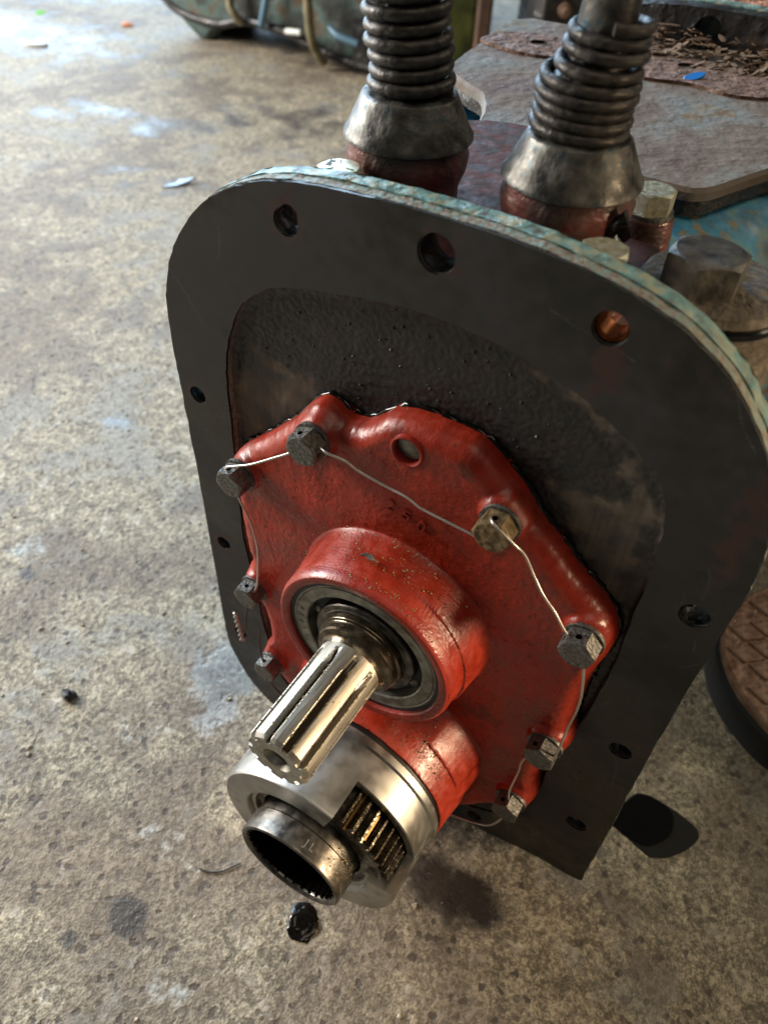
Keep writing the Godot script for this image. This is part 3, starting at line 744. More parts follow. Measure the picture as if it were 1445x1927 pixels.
func build_wall(inner: PackedVector2Array) -> void:
	var n := 640
	var x0 := -0.135; var y1 := 0.2; var size := 0.44
	var tl := PackedVector2Array(); for q in [[-123, 109], [-130, 30], [-96, 60], [-70, 100], [-50, 119], [-66, 128], [-88, 124], [-108, 127]]: tl.append(mmv(q) * 0.001)
	var tr := PackedVector2Array(); for q in [[40, 184], [60, 180], [74, 174], [92, 168], [112, 150], [121, 122], [124, 60], [124, 20], [112, 40], [84, 90], [64, 118], [78, 134], [93, 124], [100, 134], [84, 158], [64, 170]]: tr.append(mmv(q) * 0.001)
	var small := 110
	var mk := Image.create_empty(small, small, false, Image.FORMAT_L8)
	for j in small:
		for i in small:
			var p := Vector2(x0 + (i + 0.5) / small * size, y1 - (j + 0.5) / small * size)
			var s := maxf(in_poly(p, tl), in_poly(p, tr) - 0.002)
			mk.set_pixel(i, j, Color.WHITE * clampf(0.5 + s * 25.0, 0, 1))
	mk.resize(n, n, Image.INTERPOLATE_CUBIC)
	var md := mk.get_data()
	var f1 := noise(81, 0.03, 5).get_image(n, n, false, false, false).get_data()
	var f2 := noise(82, 0.16, 3).get_image(n, n, false, false, false).get_data()
	var fs := noise(83, 0.02, 3)
	var col := PackedByteArray(); col.resize(n * n * 3)
	var hei := PackedByteArray(); hei.resize(n * n)
	var rou := PackedByteArray(); rou.resize(n * n)
	for j in n:
		for i in n:
			var k := j * n + i
			var a := f1[k] - 128.0; var b := f2[k] - 128.0
			var t := clampf((md[k] - 128.0 + a * 0.7 + b * 0.12) * 0.018 + 0.25, 0.0, 1.0)
			var streak := fs.get_noise_2d(i * 9.0, j * 0.25) * 14.0
			col[k * 3] = int(clampf(lerpf(38.0 + b * 0.1 + a * 0.06, 84.0 + streak + a * 0.34, t), 8, 255))
			col[k * 3 + 1] = int(clampf(lerpf(36.0 + b * 0.1, 76.0 + streak + a * 0.28, t), 8, 255))
			col[k * 3 + 2] = int(clampf(lerpf(36.0 + b * 0.1, 67.0 + streak + a * 0.18, t), 8, 255))
			hei[k] = int(clampf(lerpf(150.0 + b * 1.0 + a * 0.5, 110.0 + streak * 0.6 + b * 0.1, t), 0, 255))
			rou[k] = int(clampf(lerpf(120.0 + b * 0.6, 150.0, t), 60, 255))
	var m := StandardMaterial3D.new()
	m.resource_name = "casting_wall"
	m.albedo_texture = ImageTexture.create_from_image(Image.create_from_data(n, n, false, Image.FORMAT_RGB8, col))
	m.heightmap_enabled = true; m.heightmap_texture = ImageTexture.create_from_image(Image.create_from_data(n, n, false, Image.FORMAT_L8, hei)); m.heightmap_scale = 0.05
	m.roughness_texture = ImageTexture.create_from_image(Image.create_from_data(n, n, false, Image.FORMAT_L8, rou)); m.roughness = 1.0
	var big: PackedVector2Array = Geometry2D.offset_polygon(inner, 0.004)[0]
	var c := Vector2(0, -0.02)
	var rr := PackedFloat32Array(); rr.resize(240)
	for k in 240:
		var d := Vector2.from_angle(TAU * k / 240)
		for i in big.size():
			var hit = Geometry2D.segment_intersects_segment(c, c + d, big[i], big[(i + 1) % big.size()])
			if hit != null: rr[k] = maxf(rr[k], (hit as Vector2).distance_to(c))
	var dn := noise(84, 90.0, 4)
	var surf := func(u: float, v: float) -> Vector3:
		var k := int(roundf(u * 240.0)) % 240
		var p := c + Vector2.from_angle(TAU * u) * rr[k] * (0.3 + 0.7 * v)
		var lift := smoothstep(0.93, 1.0, v) * 0.0042
		return Vector3(p.x, p.y, -0.0562 + lift + dn.get_noise_2d(p.x, p.y) * 0.0006)
	part("casting_wall", sheet(240, 90, surf, true, null, func(p: Vector3): return Vector2((p.x - x0) / size, (y1 - p.y) / size)), m, gearbox, Vector3(0, H, 0))
	# clods of tar on the upper wall
	var s := Soup.new()
	rng.seed = 5
	var lump := lump_soup(3, 0.35)
	for k in 70:
		var p := Vector2(rng.randf_range(-0.105, 0.06), rng.randf_range(0.12, 0.185))
		if in_poly(p, inner) < 0.003 or in_poly(p, tl) > -0.002: continue
		var q := rng.randf_range(0.0003, 0.0009)
		s.add(lump, Transform3D(Basis.from_euler(Vector3(rng.randf() * 6, rng.randf() * 6, rng.randf() * 6)).scaled(Vector3.ONE * q), Vector3(p.x, p.y, -0.0562)))
	var t := part("tar_clods", commit(s, 60), M.tar_black, gearbox, Vector3(0, H, 0))
	t.set_meta("kind", "stuff")

func lump_soup(sd: int, rough: float, rings := 5, segs := 8) -> Soup:
	var f := noise(sd, 0.9, 2)
	var s := Soup.new()
	var pt := func(i: int, j: int) -> Vector3:
		var th := PI * j / rings; var ph := TAU * (i % segs) / segs
		var d := Vector3(sin(th) * cos(ph), cos(th), sin(th) * sin(ph))
		return d * (1.0 + f.get_noise_3dv(d * 1.3) * rough * 2.0)
	for j in rings:
		for i in segs:
			if j > 0: s.tri(pt.call(i, j), pt.call(i + 1, j), pt.call(i + 1, j + 1))
			if j < rings - 1 or j == 0: s.tri(pt.call(i, j), pt.call(i + 1, j + 1), pt.call(i, j + 1))
	return s.outward()

func build_bearing() -> void:
	var b := part("bearing", commit(lathe([[38.4, -16], [49.7, -16], [49.7, -1.6], [49.2, -1.0], [46.4, -0.8], [45.9, -1.3], [45.3, -0.7], [39.2, -0.6], [38.4, -1.4]], 128)), M.race_grey, gearbox, Vector3(0, H, 0))
	part("outer_groove", commit(lathe([[47.2, -2], [49.9, -2], [49.9, -0.7], [47.2, -0.75]], 112)), M.void_black, b)
	part("bearing_gap", commit(lathe([[30, -9], [39, -9], [39, -8], [30, -8]], 96)), M.void_black, b)
	part("inner_race", commit(lathe([[22, -14], [32.6, -14], [32.6, -2.6], [32.0, -1.8], [29.2, -1.6], [28.6, -1.0], [22, -1.0]], 112)), M.steel_dark, b)
	rng.seed = 3
	for k in 9:
		var sp := SphereMesh.new(); sp.radius = 0.0062; sp.height = 0.0124; sp.radial_segments = 20; sp.rings = 10
		var a := TAU * k / 9.0 + 0.2
		part("ball", sp, M.steel_dark, b, Vector3(cos(a) * 0.0359, sin(a) * 0.0359, -0.0125))
	# stamped figures on the outer race
	var txt := "N7211"
	for k in txt.length():
		var t := TextMesh.new(); t.text = txt[k]; t.font_size = 16; t.pixel_size = 0.00026; t.depth = 0.0001
		var a := deg_to_rad(168.0 + k * 8.5)
		part("stamped_mark", t, M.steel_dark, b, Vector3(cos(a) * 0.0418, sin(a) * 0.0418, -0.00052), Vector3(0, 0, a + PI / 2))

func build_shaft() -> void:
	var collar := part("input_shaft", commit(lathe([[0, -20], [27.4, -20], [27.4, 1.4], [26.8, 2.4], [25.4, 2.8], [24.9, 3.6], [24.9, 7.4], [24.1, 8.4], [21.4, 8.7], [20.4, 9.4], [19.4, 11.2], [18.9, 13.2], [0, 13.2]], 112)), M.collar_oily, gearbox, Vector3(0, H, 0))
	# ten splines with cutter run-out
	var R := 0.0191; var root := 0.0149; var L := 0.0797
	var angs := []
	var mid := deg_to_rad(68.5)
	for k in 10:
		var c := mid + TAU * k / 10.0
		var hw := deg_to_rad(6.4)
		for d in [-hw * 1.32, -hw * 1.08, -hw * 0.92, -hw * 0.5, 0.0, hw * 0.5, hw * 0.92, hw * 1.08, hw * 1.32]: angs.append([c + d, absf(d) / hw])
		for e in range(1, 6): angs.append([c + hw * 1.32 + (TAU / 10.0 - 2.64 * hw) * e / 6.0, 2.0])
	var zs := [0.0128, 0.0150, 0.0158, 0.018, 0.0205, 0.023, 0.026, 0.029, 0.033, 0.045, 0.06, 0.07, 0.0776, 0.0790, 0.0797]
	var rad := func(q: float, z: float) -> float:
		var cham := clampf((z - 0.0776) / 0.0021, 0.0, 1.0) * 0.0016
		var run := clampf((z - 0.0152) / 0.012, 0.0, 1.0)
		var depth := (R - root) * sqrt(run)
		var width := 0.35 + 0.65 * sqrt(run)
		var inside := smoothstep(1.12, 0.88, q / width)
		return R - cham - maxf(depth * inside - cham, 0.0) if z < 0.0798 else R - cham
	var s := Soup.new()
	var n := angs.size()
	var P := func(i: int, j: int) -> Vector3:
		var r: float = rad.call(angs[i % n][1], zs[j])
		return Vector3(cos(angs[i % n][0]) * r, sin(angs[i % n][0]) * r, zs[j])
	for j in zs.size() - 1:
		for i in n: s.quad(P.call(i, j), P.call(i + 1, j), P.call(i + 1, j + 1), P.call(i, j + 1))
	var last := zs.size() - 1
	# end face down to the centre bore
	for i in n:
		var a: Vector3 = P.call(i, last); var b: Vector3 = P.call(i + 1, last)
		var a2 := Vector3(a.x, a.y, 0).normalized() * 0.0086; var b2 := Vector3(b.x, b.y, 0).normalized() * 0.0086
		a2.z = L - 0.0004; b2.z = L - 0.0004
		s.quad(a, b, b2, a2)
		var a3 := Vector3(a2.x * 0.72, a2.y * 0.72, L - 0.0045); var b3 := Vector3(b2.x * 0.72, b2.y * 0.72, L - 0.0045)
		s.quad(a2, b2, b3, a3)
		var a4 := Vector3(a3.x, a3.y, L - 0.02); var b4 := Vector3(b3.x, b3.y, L - 0.02)
		s.quad(a3, b3, b4, a4)
		s.tri(a4, b4, Vector3(0, 0, L - 0.024))
	part("splines", commit(s, 28), M.steel_oily, collar)
	for k in 10:
		var c := mid + TAU * k / 10.0
		var st := Soup.new()
		var prev := []
		for i in 12:
			var t := i / 11.0
			var z := lerpf(0.0175, L - 0.0012, t)
			var run := clampf((z - 0.0152) / 0.012, 0.0, 1.0)
			var w := deg_to_rad(5.6) * (0.35 + 0.6 * sqrt(run)); var r := R - (R - root) * sqrt(run) + 0.0007
			var row := [Vector3(cos(c - w) * r, sin(c - w) * r, z), Vector3(cos(c) * (r - 0.0004), sin(c) * (r - 0.0004), z), Vector3(cos(c + w) * r, sin(c + w) * r, z)]
			if i:
				st.quad(prev[0], prev[1], row[1], row[0]); st.quad(prev[1], prev[2], row[2], row[1])
			prev = row
		part("slot_oil", commit(st, 60), M.oil_brown, collar)
	droplets("oil_droplets", collar, 420, func(k: int) -> Array:
		var a := rng.randf_range(-0.6, 2.9); var z := rng.randf_range(0.02, 0.077)
		var ph := fposmod(a - mid + TAU / 20.0, TAU / 10.0) - TAU / 20.0
		if rng.randf() < 0.7: a = a - ph + signf(ph) * deg_to_rad(rng.randf_range(5.6, 8.5)); ph = 0.2
		if absf(ph) < deg_to_rad(6.4): return []
		return [Vector3(cos(a) * R, sin(a) * R, z), Vector3(cos(a), sin(a), 0)])

func droplets(called: String, parent: Node3D, count: int, where: Callable) -> void:
	rng.seed = called.hash() + count
	var sp := SphereMesh.new(); sp.radius = 1.0; sp.height = 1.2; sp.radial_segments = 8; sp.rings = 4
	var mm := MultiMesh.new()
	mm.transform_format = MultiMesh.TRANSFORM_3D
	mm.mesh = sp
	var ts := []
	for k in count:
		var w: Array = where.call(k)
		if w.is_empty(): continue
		var q := Quaternion(Vector3.UP, w[1].normalized())
		var r := 0.00022 + 0.00042 * pow(rng.randf(), 3.0)
		ts.append(Transform3D(Basis(q).scaled(Vector3.ONE * r), w[0]))
	mm.instance_count = ts.size()
	for k in ts.size(): mm.set_instance_transform(k, ts[k])
	var o := MultiMeshInstance3D.new()
	o.multimesh = mm; o.name = called
	o.material_override = M.get("drop", M.gloss_black)
	o.set_meta("kind", "stuff")
	parent.add_child(o)

func build_sleeve() -> void:
	var at := Vector3(0, H + RING_Y, 0)
	part("oil_seal", commit(lathe([[40, 4], [66.4, 4], [66.4, 9.2], [40, 9.2]], 112)), M.seal_black, gearbox, at)
	# ring with its window: one profile for the solid part, one for the part that is cut open
	var solid := [[46, 9.0], [67.2, 9.0], [68.0, 9.8], [68.0, 14.5], [67.2, 15.2], [66.0, 15.6], [65.8, 60.5], [64.2, 62.8], [47.5, 63.2], [46.4, 62.0], [45.6, 59.5], [43.2, 59.0], [43.2, 52], [60.0, 51], [60.0, 20], [46, 20]]
	var cut := [[46, 9.0], [67.2, 9.0], [68.0, 9.8], [68.0, 14.5], [67.2, 15.2], [66.0, 15.6], [65.8, 35.2], [65.0, 36.0], [60.0, 36.0], [60.0, 20], [46, 20]]
	var s := lathe(solid, 150, 71.0, 366.0)
	s.add(lathe(cut, 40, 6.0, 71.0), Transform3D())
	var ring := part("coupling_ring", commit(s), M.steel, gearbox, at)
	# hub tube with fine inner splines
	var hub := part("hub_tube", commit(lathe([[33.0, 20], [33.0, 78.2], [34.2, 80.4], [36.0, 81.4], [37.2, 80.6], [37.6, 79.2], [37.6, 66.5], [36.6, 65.4], [36.4, 20]], 128)), M.steel_dark, gearbox, at)
	var st := Soup.new()
	for k in 32:
		var t := Soup.new()
		var poly := PackedVector2Array([Vector2(0.0334, -0.0010), Vector2(0.0334, 0.0010), Vector2(0.0318, 0.0005), Vector2(0.0318, -0.0005)])
		t.add(slab(poly, 0.03, 0.0795, 0.0004), Transform3D())
		st.add(t, Transform3D(Basis(Vector3(0, 0, 1), TAU * k / 32.0), Vector3.ZERO))
	part("inner_splines", commit(st), M.gloss_black, hub)
	part("bore_shade", commit(lathe([[32.7, 30], [33.1, 30], [33.1, 78.0], [32.7, 78.0]], 96)), M.gloss_black, hub)  # black sleeve added; bore and splines get their shade as colour
	part("bore_end", commit(lathe([[0, 30], [33, 30], [33, 31], [0, 31]], 48)), M.void_black, hub)
	for c in [["J", 74.0], ["L", 67.5]]:
		var t := TextMesh.new(); t.text = c[0]; t.font_size = 16; t.pixel_size = 0.0004; t.depth = 0.0003
		var a := deg_to_rad(c[1])
		var bs := Basis(Vector3(sin(a), -cos(a), 0), Vector3(0, 0, -1), Vector3(cos(a), sin(a), 0))
		var o := part("stamped_letter", t, M.steel, hub)
		o.transform = Transform3D(bs, Vector3(cos(a) * 0.0377, sin(a) * 0.0377, 0.0735))
	# gear that shows through the window
	var teeth := 46
	var g := lathe([[38.0, 21], [53.6, 21], [53.6, 57.0], [52.6, 58.0], [50.5, 58.2], [49.8, 56.6], [38.0, 56.4]], 120)
	var prof := PackedVector2Array([Vector2(0.0532, -0.0021), Vector2(0.0556, -0.0017), Vector2(0.0588, -0.0008), Vector2(0.0588, 0.0008), Vector2(0.0556, 0.0017), Vector2(0.0532, 0.0021)])
	for k in teeth: g.add(slab(prof, 0.021, 0.0575, 0.0006), Transform3D(Basis(Vector3(0, 0, 1), TAU * k / teeth + 0.03), Vector3.ZERO))
	var gear := part("inner_gear", commit(g), M.gear_oily, ring)
	for k in 5:
		var a: float = TAU * ([9, 7, 5, 3, 2][k] + 0.5) / teeth + 0.03
		part("yellow_strip", commit(box(Vector3.ZERO, Vector3(0.0014, 0.0016, [0.020, 0.026, 0.018, 0.022, 0.01][k]), 0.0003)), M.brass_tone, ring, Vector3(cos(a) * 0.0542, sin(a) * 0.0542, 0.046), Vector3(0, 0, a))  # thin brass-coloured strips between the teeth
	droplets("oil_droplets", ring, 520, func(k: int) -> Array:
		var z := rng.randf_range(0.037, 0.0575)
		if k % 2:
			var i := rng.randi_range(1, 9)
			var b := TAU * i / teeth + 0.03 + rng.randf_range(-0.012, 0.012)
			return [Vector3(cos(b) * 0.0588, sin(b) * 0.0588, z), Vector3(cos(b), sin(b), 0)]
		var a := deg_to_rad(rng.randfn(28.0, 11.0))
		z = rng.randf_range(0.062, 0.079)
		return [Vector3(cos(a) * 0.0376, sin(a) * 0.0376, z), Vector3(cos(a), sin(a), 0)])

func build_top() -> void:
	# housing behind the flange: stations along z of [z, half width, top, bottom, roundness]
	var st := [[-62, 148, 205, -205, 4.0], [-75, 140, 198, -200, 4.0], [-105, 118, 182, -190, 4.0], [-180, 108, 172, -180, 4.0], [-262, 112, 172, -180, 5.0], [-330, 140, 174, -190, 5.0], [-430, 160, 174, -200, 6.0], [-535, 165, 174, -210, 6.0]]
	var surf := func(u: float, v: float) -> Vector3:
		var k := v * (st.size() - 1)
		var i := mini(int(k), st.size() - 2)
		var f := smoothstep(0.0, 1.0, k - i) * 0.5 + (k - i) * 0.5
		var a: Array = st[i]; var b: Array = st[i + 1]
		var hw := lerpf(a[1], b[1], f); var top := lerpf(a[2], b[2], f); var bot := lerpf(a[3], b[3], f); var e := 2.0 / lerpf(a[4], b[4], f)
		var c := cos(TAU * u); var s := sin(TAU * u)
		var x := signf(c) * pow(absf(c), e) * hw
		var y := (top + bot) * 0.5 + signf(s) * pow(absf(s), e) * (top - bot) * 0.5
		return Vector3(x, y, lerpf(a[0], b[0], k - i)) * 0.001
	part("housing", sheet(96, 70, surf, true), M.blue_paint, gearbox, Vector3(0, H, 0))
	# boss with the big plug bolt
	var up := Vector3(-PI / 2, 0, 0)
	var disc := part("plug_boss", commit(lathe([[0, -60], [36, -60], [34, -12], [32.4, -10], [32.8, -8.6], [31.8, -7.0], [32.4, -5.4], [31.0, -2.0], [27.5, 0], [0, 0.6]], 72, 0, 360, true, 0.012)), M.dusty_boss, gearbox, Vector3(0.099, H + 0.2075, -0.122), up)
	part("grease_ring", commit(lathe([[31.4, -10.5], [33.8, -9.6], [34.0, -7.0], [31.6, -6.2]], 64, 0, 360, true, 0.02)), M.gloss_black, disc)
	var pb := bolt_csg(0.030, 0.0155, 0.0, 0.0, M.plug_iron, M.bolt_rust)
	pb.name = "plug_bolt"; pb.position = Vector3(0.094, H + 0.2070, -0.112); pb.rotation = Vector3(-PI / 2, 0.0, 0.5)
	gearbox.add_child(pb)
	# plate that carries the two gear levers
	var lp := smooth_outline([[-98, 12], [-60, 5], [0, 4], [50, 4], [72, 8], [76, 26], [70, 60], [62, 100], [34, 112], [6, 140], [-14, 184], [-62, 186], [-94, 160], [-100, 80]], 4)
	part("lever_plate", commit(slab(lp, -0.03, 0.0, 0.003)), M.red_dirty, gearbox, Vector3(0, H + 0.203, -0.064), up)
	for b in [[-0.066, 0.2290, -0.078, 0.3], [0.0595, 0.2275, -0.078, 0.8], [0.0555, 0.2225, -0.158, 0.55]]:
		var col := part("bolt_column", commit(lathe([[0, -24], [15, -24], [13.4, -12], [12.4, -1.2], [11.6, 0], [0, 0]], 40)), M.socket_brown, gearbox, Vector3(b[0], H + b[1] - 0.0115, b[2]), up)
		var g := bolt_csg(0.0185, 0.0098, 0.0, 0.0112, M.bolt_zinc, M.bolt_dark)
		g.name = "plate_bolt"; g.position = Vector3(b[0], H + b[1] - 0.0095, b[2]); g.rotation = Vector3(-PI / 2, 0, b[3])
		gearbox.add_child(g, true)
		if b[0] < 0:
			for k in 3:
				part("grade_mark", commit(box(Vector3.ZERO, Vector3(0.0042, 0.0006, 0.0003), 0.0001)), M.iron_dark, col, Vector3(cos(TAU * k / 3) * 0.0052, sin(TAU * k / 3) * 0.0052, 0.0119), Vector3(0, 0, TAU * k / 3))
			var t := TextMesh.new(); t.text = "BPR"; t.font_size = 16; t.pixel_size = 0.00022; t.depth = 0.0002
			part("grade_mark", t, M.iron_dark, col, Vector3(-0.0058, 0.001, 0.0119), Vector3(0, 0, PI * 0.55))
	build_lever(-0.0545, 0.237, true)
	build_lever(0.0275, 0.237, false)
	# rusty top cover
	var top := [[-82, 252], [-60, 250.5], [0, 252], [48, 252], [58, 254], [67, 264], [78, 290], [92, 320], [112, 352], [140, 376], [164, 400], [168, 440], [168, 532], [-168, 532], [-171, 438], [-163, 372], [-152, 352], [-134, 338], [-112, 322], [-96, 290], [-88, 262]]
	var tp := PackedVector2Array()
	for q in smooth_outline(top, 4, 0.5, 21): tp.append(Vector2(q.x, q.y))
	var flipped := PackedVector2Array()
	for q in tp: flipped.append(Vector2(q.x, -0.0 + q.y))
	var cov := part("top_cover", commit(slab(flipped, -0.007, 0.0, 0.0022)), M.rust_top, gearbox, Vector3(0, H + 0.190, 0), Vector3(-PI / 2, 0, 0))
	part("cover_gasket", commit(slab(Geometry2D.offset_polygon(flipped, -0.0025)[0], -0.0165, -0.007)), M.tar_black, cov)
	for e in [[[[-172, 440], [-150, 428], [-126, 424], [-104, 430], [-84, 448], [-86, 468], [-112, 478], [-150, 480]], [-128, 457]], [[[-66, 430], [-30, 426], [0, 434], [34, 428], [60, 440], [80, 470], [60, 492], [-20, 496], [-60, 480]], [-12, 474]]]:
		var g := CSGCombiner3D.new(); g.name = "rust_layer"
		var b := CSGPolygon3D.new(); b.mode = CSGPolygon3D.MODE_DEPTH; b.depth = 0.0022; b.polygon = smooth_outline(e[0], 5, 1.6, 23); b.material = M.rust_flake
		b.position.z = 0.0022
		g.add_child(b)
		var c := CSGCylinder3D.new(); c.radius = 0.0075; c.height = 0.02; c.sides = 20; c.rotation.x = PI / 2; c.position = Vector3(e[1][0] * 0.001, e[1][1] * 0.001, 0); c.operation = CSGShape3D.OPERATION_SUBTRACTION; c.material = M.void_black
		g.add_child(c)
		cov.add_child(g, true)
	# side of the cover where the blue paint has stayed
	part("cover_corner", commit(slab(PackedVector2Array([Vector2(-0.170, -0.06), Vector2(-0.158, -0.06), Vector2(-0.158, -0.0125), Vector2(-0.170, -0.0125)]), -0.47, -0.345, 0.002)), M.blue_paint, gearbox, Vector3(0, H + 0.19, 0))
	# rear flange with its arched rim
	var arch := []
	for k in 15:
		var a := PI * k / 14.0
		arch.append([172.0 * signf(cos(a)) * pow(absf(cos(a)), 0.75), 60.0 + 159.0 * pow(sin(a), 0.62)])
	arch.append([-172, -60]); arch.append([-160, -200]); arch.append([-110, -244.5]); arch.append([110, -244.5]); arch.append([160, -200]); arch.append([172, -60])
	var rf := CSGCombiner3D.new(); rf.name = "rear_flange"; rf.position = Vector3(0, H, 0)
	var rb := CSGPolygon3D.new(); rb.mode = CSGPolygon3D.MODE_DEPTH; rb.depth = 0.018; rb.polygon = smooth_outline(arch, 4, 0.4, 27); rb.position.z = -0.534; rb.material = M.iron_dark
	rf.add_child(rb)
	for h in [[-17, 203, 11], [70, 200, 9], [-118, 190, 9], [128, 178, 9]]:
		var c := CSGCylinder3D.new(); c.radius = h[2] * 0.001; c.height = 0.1; c.sides = 28; c.rotation.x = PI / 2; c.position = Vector3(h[0] * 0.001, h[1] * 0.001, -0.54); c.operation = CSGShape3D.OPERATION_SUBTRACTION; c.material = M.void_black
		rf.add_child(c)
	gearbox.add_child(rf)
	var rimp := smooth_outline(arch, 4, 0.4, 27)
	part("rear_rim", commit(slab(Geometry2D.offset_polygon(rimp, 0.0016)[0], -0.562, -0.5525, 0.001)), M.flange_teal, gearbox, Vector3(0, H, 0))
	part("rear_casing", commit(slab(Geometry2D.offset_polygon(rimp, -0.003)[0], -0.86, -0.5625, 0.002)), M.old_fibre, gearbox, Vector3(0, H, 0))

func build_lever(x: float, y: float, left: bool) -> void:
	var up := Vector3(-PI / 2, 0, 0)
	var lever := part("gear_lever", commit(lathe([[0, -30], [26, -30], [26, -24], [29, -16], [29.6, -10], [28.8, -8.4], [28.4, -4], [25, -1.5], [0, -1.5]], 72, 0, 360, true, 0.006)), M.socket_brown, gearbox, Vector3(x, H + y, -0.118), up)
	part("dust_cone", commit(lathe([[0, -2.0], [29.6, -3.4], [30.6, -2.6], [30.4, -0.8], [29.2, 0.6], [22.2, 15.0], [20.4, 16.4], [0, 16.4]], 72, 0, 360, true, 0.008), 40), M.cone_iron, lever)
	part("lever_rod", commit(lathe([[0, 10], [14.0, 10], [12.6, 36], [11.4, 52], [10.2, 80], [9.0, 130], [0, 130]], 36)), M.cone_iron, lever, Vector3(0.0008 if left else 0.0, 0, 0), Vector3(0, -0.11 if left else 0.03, 0))
	part("coil_gap_shade", commit(lathe([[0, 12], [15.0, 12], [14.6, 95], [0, 95]] if left else [[0, 12], [16.6, 12], [16.2, 37], [12.6, 41], [12.0, 53], [0, 53]], 36)), M.tar_black, lever, Vector3.ZERO, Vector3(0, -0.11 if left else 0.03, 0))  # dark core added, the shade between the coils put into colour
	# coil spring, its turns unevenly closed
	var pts := PackedVector3Array()
	var lean := -0.11 if left else 0.03
	var turns := 13.0 if left else 8.3
	var n := int(turns * 28)
	var h := 0.0
	for k in n + 1:
		var t := k / 28.0
		var pitch := 0.0058 + 0.0004 * sin(t * 1.1 + 1.0) if left else (0.0044 if t < 5.0 else (0.0066 if t < 6.0 else 0.0049))
		if t < 1.0: pitch = 0.0042
		if k: h += pitch / 28.0
		var wob := 0.0006 * sin(t * 2.3)
		var shift := Vector2(-0.0012, 0.0)
		if left: shift = Vector2(0.0009 * sin(t * 0.9), 0)
		elif t > 5.3: shift = Vector2(0.0024, 0) * smoothstep(5.3, 5.6, t)
		var r := (0.0170 if left else 0.0186) + wob - (0.0 if left else 0.0040 * smoothstep(5.0, 6.0, t))
		var a := TAU * t * (1.0 if left else -1.0) + 0.6
		pts.append(Vector3(cos(a) * r + shift.x + lean * h, sin(a) * r + shift.y, 0.0176 + h))
	part("coil_spring", commit(tube(pts, 0.0027 if left else 0.00235, 10), 70), M.spring_iron, lever)
	if not left:
		part("oil_lump", commit(scaled(lump_soup(9, 0.4, 6, 10), Vector3(0.006, 0.004, 0.011)), 70), M.gloss_black, lever, Vector3(0.0275, -0.012, -0.017))

func scaled(s: Soup, k: Vector3) -> Soup:
	for i in s.v.size(): s.v[i] *= k
	return s

